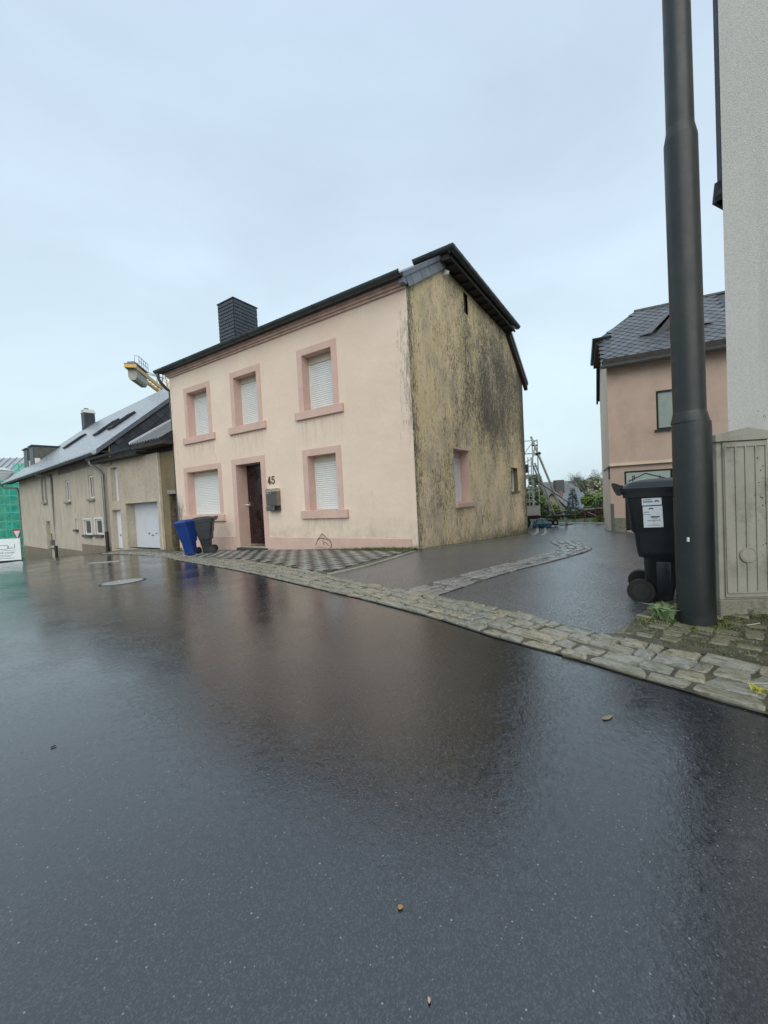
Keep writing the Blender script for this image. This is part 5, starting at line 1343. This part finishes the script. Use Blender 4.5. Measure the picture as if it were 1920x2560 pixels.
leafball('bush', 'yellow green bush behind the slanting lift mast', 'bush', (10.0, 26.0, .1), (.7, .6, .55), 1100, .10, LEAF, seed=9)
leafball('bush', 'dark bush behind the foot of the lift mast', 'bush', (10.0, 24.8, -.35), (.7, .4, .35), 900, .08, LEAFD, seed=10)
leafball('hedge', 'reddish brown hedge behind the metal trestles', 'hedge', (12.3, 24.3, -.5), (.95, .4, .55), 2200, .06, HEDGEB, seed=12)
leafball('tree', 'far green tree left of the grey house', 'tree', (22.0, 62.0, .4), (2.0, 2, 1.4), 900, .35, LEAFD, seed=13)
leafball('tree', 'far dark tree before the hill, right of the grey house', 'tree', (30.5, 66.0, .6), (3.0, 2, 1.6), 1200, .35, LEAFD, seed=14)
leafball('bush', 'dark shrubs below the blue grey roof', 'bush', (20.6, 41.0, -1.6), (2.2, 1, 1.0), 1400, .2, LEAFD, seed=15)
# bare tree
BT = thing('bare_tree', 'bare spring tree with spreading grey twigs near the salmon house', 'tree', (16.6, 33, G(16.6, 33)))
b = MB(); r7 = random.Random(21)
def branch(p, d, L, r, k):
    q = p+d*L; mid = p+d*L*.5+Vector((r7.gauss(0, 1), r7.gauss(0, 1), r7.gauss(0, .4)))*L*.06
    b.tube([p, mid, q], [r, r*.8, r*.6], 5 if k > 2 else 4, cap=False)
    if k == 0: return
    for i in range(r7.choice((2, 3, 3))):
        nd_ = (d+Vector((r7.gauss(0, .55), r7.gauss(0, .55), r7.gauss(.05, .35)))).normalized()
        branch(p+(q-p)*r7.uniform(.55, 1.0), nd_, L*r7.uniform(.62, .85), r*.56, k-1)
h0 = -G(16.6, 33)
branch(Vector((0, 0, 0)), Vector((0, .05, 1)).normalized(), h0+.5, .13, 0)
for i in range(6):
    a = i*1.05; branch(Vector((0, 0, h0+.4)), Vector((cos(a)*.7, sin(a)*.6, .9)).normalized(), .98, .05, 5)
b.build('branches', BARK, BT)
# conifer
CN = thing('conifer', 'dark blue green conifer between the far roofs', 'tree', (18.7, 40, G(18.7, 40)))
b = MB(); b.tube([(0, 0, 0), (0, 0, 1.0-G(18.7, 40))], [.15, .03], 7); b.build('trunk', BARK, CN)
b = bmesh.new(); zt_ = 1.2-G(18.7, 40); r = random.Random(31)
for k in range(2200):
    f = r.uniform(0, 1)**.7; zz = zt_*(1-f*.8); R = .12+1.0*f; a = r.uniform(0, 6.283); R *= r.uniform(.5, 1.05)
    p = Vector((cos(a)*R, sin(a)*R, zz-R*.2)); d = Vector((cos(a), sin(a), -.3)); s_ = .16
    sx = Vector((-sin(a), cos(a), r.uniform(-.5, .5)))*.05
    b.faces.new([b.verts.new(p+sx), b.verts.new(p-sx), b.verts.new(p+d*s_-sx*.4), b.verts.new(p+d*s_+sx*.4)])
me = bpy.data.meshes.new('needles'); b.to_mesh(me); b.free(); me.materials.append(CONIF); o = bpy.data.objects.new('foliage', me); C.objects.link(o); o.parent = CN

def far_house(label, x, y, rot, w_, d_, ze, zr, wm, rm__, chim=None, windows=()):
    t = thing('house', label, 'house', (x, y, 0), rot, 'houses in the distance'); zb = G(x, y)-1
    b = MB(); b.box(-w_/2, w_/2, 0, d_, zb, ze); b.prism([(-w_/2, 0, ze), (-w_/2, d_, ze), (-w_/2, d_/2, zr-.05)], (w_, 0, 0)); b.build('wall', wm, t)
    b = MB(); o1 = .35
    b.prism([(-w_/2-o1, -o1, ze-.2), (w_/2+o1, -o1, ze-.2), (w_/2+o1, d_/2, zr), (-w_/2-o1, d_/2, zr)], (0, 0, .12)); b.prism([(-w_/2-o1, d_+o1, ze-.2), (-w_/2-o1, d_/2, zr), (w_/2+o1, d_/2, zr), (w_/2+o1, d_+o1, ze-.2)], (0, 0, .12))
    rf_ = b.build('roof', rm__, t)
    for c_ in chim or ():
        b = MB(); b.box(c_[0]-c_[2], c_[0]+c_[2], c_[1]-c_[2], c_[1]+c_[2], ze, c_[3]); b.build('chimney', c_[4], rf_)
    for (a, z, ww, hh_) in windows:
        b = MB(); b.box(a, a+ww, -.04, 0.0, z, z+hh_); fr_ = b.build('window', WFRAME, t)
        b = MB(); b.box(a+.06, a+ww-.06, -.05, -.04, z+.06, z+hh_-.06); b.build('pane', GLASSD, fr_)
    return t
FROOF = simple('far_grey_roof', (.115, .125, .125), .6, .15, 1)
FROOF2 = simple('far_blue_grey_roof', (.12, .14, .165), .5, .12, 1)
far_house('large grey roofed house in the distance behind the slanting mast', 26.0, 58, rad(-8), 4.6, 7, -.9, 2.25, GREYW, FROOF, [(-.35, 1.5, .6, 2.5, simple('dark_chimney', (.06, .07, .07), .8))])
far_house('tan house with pointed gable behind the slanting mast', 19.6, 43.5, rad(62), 4, 2.3, -.8, .75, TANW, FROOF, [(1.2, .6, .16, .95, BRICKR)], ((.4, -1.2, .5, .7),))
far_house('low house with blue grey roof below the bare tree', 22.4, 45.5, rad(-25), 3.4, 4.5, -1.1, .55, TANW, FROOF2, None, ((-.9, -1.9, .7, .6),))
b = MB(); b.box(-.5, .5, 0, 1, -12, 1.9); tw = thing('tower', 'small square dark tower on the skyline behind the bare tree', 'tower', (48.3, 100, 0))
b.build('wall', simple('dark_tower_stone', (.07, .075, .065), .9), tw)
b = MB(); b.box(-.55, .55, -.05, 1.05, 1.9, 4.0); b.build('upper_storey', simple('dark_tower_top', (.05, .055, .05), .9), tw)

# trailer / flatbed
x, y = 6.35, 18.6; gz = G(x, y)
TR = thing('flatbed_trailer', 'grey sided flatbed trailer with a wheel beside the gable edge', 'trailer', (x, y, gz), rad(8))
b = MB(); b.box(-2.2, .9, 0, 1.8, .62, .68); b.box(-2.2, .9, 0, .04, .68, .87); b.box(.86, .9, .04, 1.8, .68, .95); b.build('side_board', TRUCKS, TR)
b = MB(); b.box(-2.2, .9, .0, .03, .895, 1.07); b.build('side_board', TRUCKS, TR)
b = MB(); b.box(-2.2, .86, .1, 1.7, .45, .60); b.box(.86, 1.2, .5, .6, .45, .55); b.build('chassis', BLACKM, TR)
for xx in (.10, -.75):
    b = MB(); b.tube([(xx, -.02, .30), (xx, .18, .30)], [.29, .29], 24); wh = b.build('wheel', RUB, TR, True)
    b = MB(); b.tube([(xx, -.04, .30), (xx, .0, .30)], [.14, .16], 18); b.build('rim', GALV, wh, True)
b = MB()
for z in (1.35, 1.72): b.tube([(-2.2, .02, z), (.62, .02, z)], .025, 6)
for xx in (.6, -.2, -1.0): b.tube([(xx, .02, .9), (xx, .02, 1.72)], .025, 6)
b.build('rail', GALV, TR)
# scaffold tower
x, y = 7.55, 20.9; gz = G(x, y)
TW = thing('scaffold_tower', 'light steel scaffold tower rising beside the gable edge', 'scaffold', (x, y, gz))
for xx in (.5, -.9):
    for yy in (0, .7):
        b = MB(); b.tube([(xx, yy, 0), (xx, yy, 4.4)], .028, 6); b.build('standard', GALV, TW)
for z in (1.2, 1.9, 2.6, 3.05, 3.7, 4.35):
    b = MB(); b.tube([(-.9, 0, z), (.5, 0, z)], .026 if z != 3.7 else .04, 6); b.tube([(.5, 0, z), (.5, .7, z)], .025, 6); b.build('rail', GALV, TW)
b = MB(); b.tube([(-.9, 0, 2.7), (.45, 0, 3.68)], .028, 6); b.tube([(-.2, 0, 3.7), (.2, 0, 4.2), (.25, 0, 4.3)], .03, 6); b.build('brace', GALV, TW)
b = MB(); b.box(-1.0, .0, -.05, .7, 2.72, 3.15); b.build('tool_crate', simple('dark_crate', (.03, .035, .03), .7), TW)
b = MB(); b.box(-1.0, -.0, -.05, .7, 2.40, 2.58); b.build('deck', ALU, TW)
b = MB()
for xx in (-.05, .12): b.tube([(xx, -.1, 0), (xx, -.1, 3.5)], .022, 6)
for k in range(13): b.tube([(-.05, -.1, .2+k*.26), (.12, -.1, .2+k*.26)], .014, 5)
b.build('ladder', GALV, TW)
# inclined roofing lift
x, y = 8.82, 19.5; gz = G(x, y)
LF = thing('inclined_lift', 'long slanting aluminium roofing lift leaning towards the gable', 'lift', (x, y, gz))
b = MB(); top = Vector((-1.60, .0, 4.33))
for yy in (-.05, .05): b.bar((0, yy, .02), top*.81+Vector((0, yy, 0)), .03, .06)
for k in range(20): p = top*(.81*k/20); b.bar(p+Vector((0, -.05, 0)), p+Vector((0, .05, 0)), .03, .03)
b.build('lower_rail', ALU, LF)
b = MB(); b.bar(top*.80, top, .08, .08); b.build('upper_rail', ALU, LF)
b = MB(); b.tube([top*.8+Vector((-.12, 0, 0)), top*.8+Vector((.10, 0, .05))], .075, 10); b.tube([top*.90+Vector((-.14, 0, 0)), top*.90+Vector((.14, 0, 0))], .035, 8); b.build('pulley', BLACKM, LF)
b = MB(); b.bar((-1.45, -.12, 3.9), (-1.68, -.12, 3.0), .06); b.build('carriage', ALU, LF)
b = MB()
for yy in (-.15, .15): b.bar((-.62, yy, .42), (-1.52, yy, 3.05), .05, .06)
b.build('support_leg', GALV, LF)
b = MB(); b.bar((-1.15, -.3, .42), (.12, -.3, .46), .09, .09); b.bar((-1.15, .3, .42), (.12, .3, .46), .09, .09); b.bar((-.7, -.35, .6), (-.2, -.35, .68), .06, .06); b.bar((-1.6, 0, 1.4), (-.62, -.2, .4), .05, .05); b.build('undercarriage', BLACKM, LF)
for xx in (-1.0, -.75):
    b = MB(); b.tube([(xx, -.42, .17), (xx, -.34, .17)], .15, 16); wh = b.build('wheel', RUB, LF, True)
    b = MB(); b.tube([(xx, -.43, .17), (xx, -.41, .17)], .07, 12); b.build('rim', GALV, wh, True)
b = MB(); b.box(-.42, .18, -.2, .2, 0, .035); b.build('base_plate', BLACKM, LF)
b = MB(); b.tube([(7.0-x, -.6, 1.64-gz), (9.25-x, -.2, .06-gz)], .022, 6); o = b.build('long_pole', simple('dark_pole', (.08, .08, .09), .5), None); o.location = (x, y, gz); tag(o, 'long thin pole slanting down from the scaffold to the beam', 'pole')
b = MB()
for k in range(7):
    a = k*.9; b.tube([(-.34+.1*k, .1*sin(k), .12), (-.3+.1*k, .25, .22+.05*sin(k*2)), (-.25+.1*k, .5, .05)], .10, 7)
o = b.build('tarpaulin', TARP, None, True); o.location = (7.35, 18.65, G(7.35, 18.65)); tag(o, 'crumpled blue tarpaulin on the ground behind the trailer', 'tarpaulin')
# trestles with a long beam
for k, xx in enumerate((9.86, 10.62)):
    yy = 20.4-k*.5; gz = G(xx, yy)
    t = thing('trestle', ('rusty metal trestle standing left under the long beam', 'rusty metal trestle standing right under the long beam')[k], 'trestle', (xx, yy, gz), rad(-10), 'metal trestles')
    RUSTY = simple('rusty_steel', (.12, .07, .04), .7)
    for sx_ in (-.22, .22):
        for sy_ in (-.2, .2):
            b = MB(); b.tube([(sx_*1.3, sy_, 0), (sx_*.8, 0, .66)], .016, 5); b.build('leg', RUSTY, t)
    b = MB(); b.tube([(-.24, 0, .66), (.24, 0, .66)], .02, 5); b.tube([(-.26, -.1, .3), (.26, -.1, .3)], .014, 5); b.build('top_bar', RUSTY, t)
b = MB(); b.bar((9.56, 20.6, -.04), (10.96, 20.0, .02), .06, .05); tag(b.build('beam', simple('pale_beam', (.42, .43, .40), .5), None), 'long pale beam lying across the two rusty trestles', 'beam')
b = MB(); b.tube([(9.93, 19.7, -.12), (10.7, 19.3, G(10.7, 19.3)+.02)], .022, 6); tag(b.build('pole', simple('thin_grey_pole', (.32, .30, .32), .5), None), 'short thin pole leaning down from the beam towards the salmon house', 'pole')

# ================================================================ SMALL PLANTS AND LITTER
def tuft(label, x, y, n_, L, mat, seed, name='weed', group=None, spread=.05, wide=.006, zz=None, top=True):
    r = random.Random(seed); b = bmesh.new()
    for k in range(n_):
        a = r.uniform(0, 6.283); o_2 = Vector((r.gauss(0, spread), r.gauss(0, spread), 0)); l_ = L*r.uniform(.5, 1.2); lean = r.uniform(.2, 1.1)
        d = Vector((cos(a), sin(a), 0)); sx = Vector((-sin(a), cos(a), 0))*wide*r.uniform(.6, 1.3)
        p0, p1, p2 = o_2, o_2+d*l_*.35*lean+Vector((0, 0, l_*.6)), o_2+d*l_*lean+Vector((0, 0, l_*.65))
        v = [b.verts.new(q) for q in (p0-sx*.4, p0+sx*.4, p1+sx, p1-sx)]; b.faces.new(v); b.faces.new((v[3], v[2], b.verts.new(p2)))
    me = bpy.data.meshes.new(name); b.to_mesh(me); b.free(); me.materials.append(mat)
    o = bpy.data.objects.new(name, me); C.objects.link(o); o.location = (x, y, (G(x, y) if zz is None else zz)+.01)
    return tag(o, label, 'weed', group)
tuft('broad leaved green weed growing between the black bin and the lamp post', 2.03, 2.99, 34, .13, leafmat('weed_leaf', (.09, .17, .05), (.22, .32, .14)), 5, spread=.03, wide=.019)
tuft('low mossy weed left of the broad leaved one by the bin wheel', 1.90, 2.93, 60, .035, MOSS, 6, spread=.05, wide=.006)
for k, (x, y, L, lab) in enumerate(((-6.95, 12.95, .14, 'yellowish grass tuft at the left corner of the pink house'),)):
    tuft(lab, *xy(8.95, -.12), 80, .16, MOSS, 40+k, spread=.10, wide=.008)
# moss and weeds along the foot of the facade: uncountable
r = random.Random(77); b = bmesh.new()
def blade(p, L, wd):
    a = r.uniform(0, 6.283); d = Vector((cos(a), sin(a), 0)); sx = Vector((-sin(a), cos(a), 0))*wd
    v = [b.verts.new(q) for q in (p-sx, p+sx, p+d*L*.6+Vector((0, 0, L)))]; b.faces.new(v)
for k in range(6500):
    f = r.random()
    if f < .62: u = abs(r.gauss(0, 1.1)); v = -abs(r.gauss(0, .10+.10*max(0, 1.6-u)/1.6))-.02
    elif f < .8: u = r.uniform(0, 8.9); v = -abs(r.gauss(0, .03))-.015
    else: u = -abs(r.gauss(0, .03))-.015; v = r.uniform(0, 8.9)
    if u > 8.9: continue
    x, y = xy(u, v); s_ = 1.0 if f < .62 else .6
    blade(Vector((x, y, G(x, y)+.02)), r.uniform(.012, .045)*s_*(1.9 if f < .62 and u < 2.2 and r.random() < .35 else 1), .007)
me = bpy.data.meshes.new('wall_foot_weeds'); b.to_mesh(me); b.free(); me.materials.append(MOSS)
o = bpy.data.objects.new('wall_foot_weeds', me); C.objects.link(o); tag(o, 'moss and small weeds along the foot of the pink house', 'weeds', kind='stuff')
# moss in the joints of the setts and round the post
b = bmesh.new()
for k in range(5200):
    f = r.random()
    if f < .45: a = r.uniform(0, 6.28); q = .115+abs(r.gauss(0, .05)); x, y = 2.185+cos(a)*q, 2.855+sin(a)*q
    elif f < .8: x = r.uniform(1.7, 2.75); y = r.uniform(2.1, 2.9)
    else: x, y = 2.62+r.gauss(0, .14), 2.91+r.gauss(0, .025)
    e_ = near((x, y), I1[::6])
    if (x-e_[0])*(-dy)+(y-e_[1])*dx < .05: continue
    if y > 2.73+(x-1.59)*.95: continue
    blade(Vector((x, y, G(x, y)+.012)), r.uniform(.004, .012), .005)
me = bpy.data.meshes.new('joint_moss'); b.to_mesh(me); b.free(); me.materials.append(MOSS)
o = bpy.data.objects.new('joint_moss', me); C.objects.link(o); tag(o, 'moss growing in the joints round the lamp post', 'moss', kind='stuff')
# yellow weed and dry stalks at the right edge
tuft('yellow green sprig lying on the setts at the right edge', 1.70, 1.85, 26, .04, YLEAF, 9, spread=.02, wide=.006)
b = MB(); b.tube([(1.72, 1.88, .02), (1.745, 1.82, .03), (1.80, 1.72, .02)], .003, 5); b.tube([(1.715, 1.93, .02), (1.83, 1.92, .02)], .0025, 5); tag(b.build('dry_stalk', TWIG, None), 'dry forked stalk beside the yellow sprig', 'stalk')
b = MB(); b.tube([(2.42, 2.72, .02), (2.52, 2.73, .025)], .0035, 5); tag(b.build('twig', TWIG, None), 'pale twig lying in front of the cabinet', 'twig')
def leafobj(label, x, y, L, W__, col, nm='fallen_leaf', rz__=0):
    b = MB(); n_ = 10
    pts = [(L*cos(2*math.pi*k/n_)*(1+.15*cos(3*k)), W__*sin(2*math.pi*k/n_)*(1+.2*sin(2*k)), 0) for k in range(n_)]
    b.prism(pts, (0, 0, .003)); o = b.build(nm, simple(nm+'_'+label[:6].replace(' ', '_'), col, .5, .3, 40), None); o.location = (x, y, G(x, y)+.003); o.rotation_euler = (0, 0, rz__)
    tag(o, label, 'leaf')
leafobj('small ochre leaf on the wet road, the upper of two', -.01, .97, .0065, .005, (.33, .20, .07))
leafobj('tiny pale leaf on the wet road, the lower of two', .04, .78, .003, .0045, (.40, .34, .22))
leafobj('flattened brown leaf remains on the road before the setts', .93, 1.74, .028, .010, (.22, .19, .11), rz__=.4)
leafobj('tiny black leaf on the left of the wet road', -1.55, 1.8, .010, .004, (.01, .01, .01), rz__=.6)
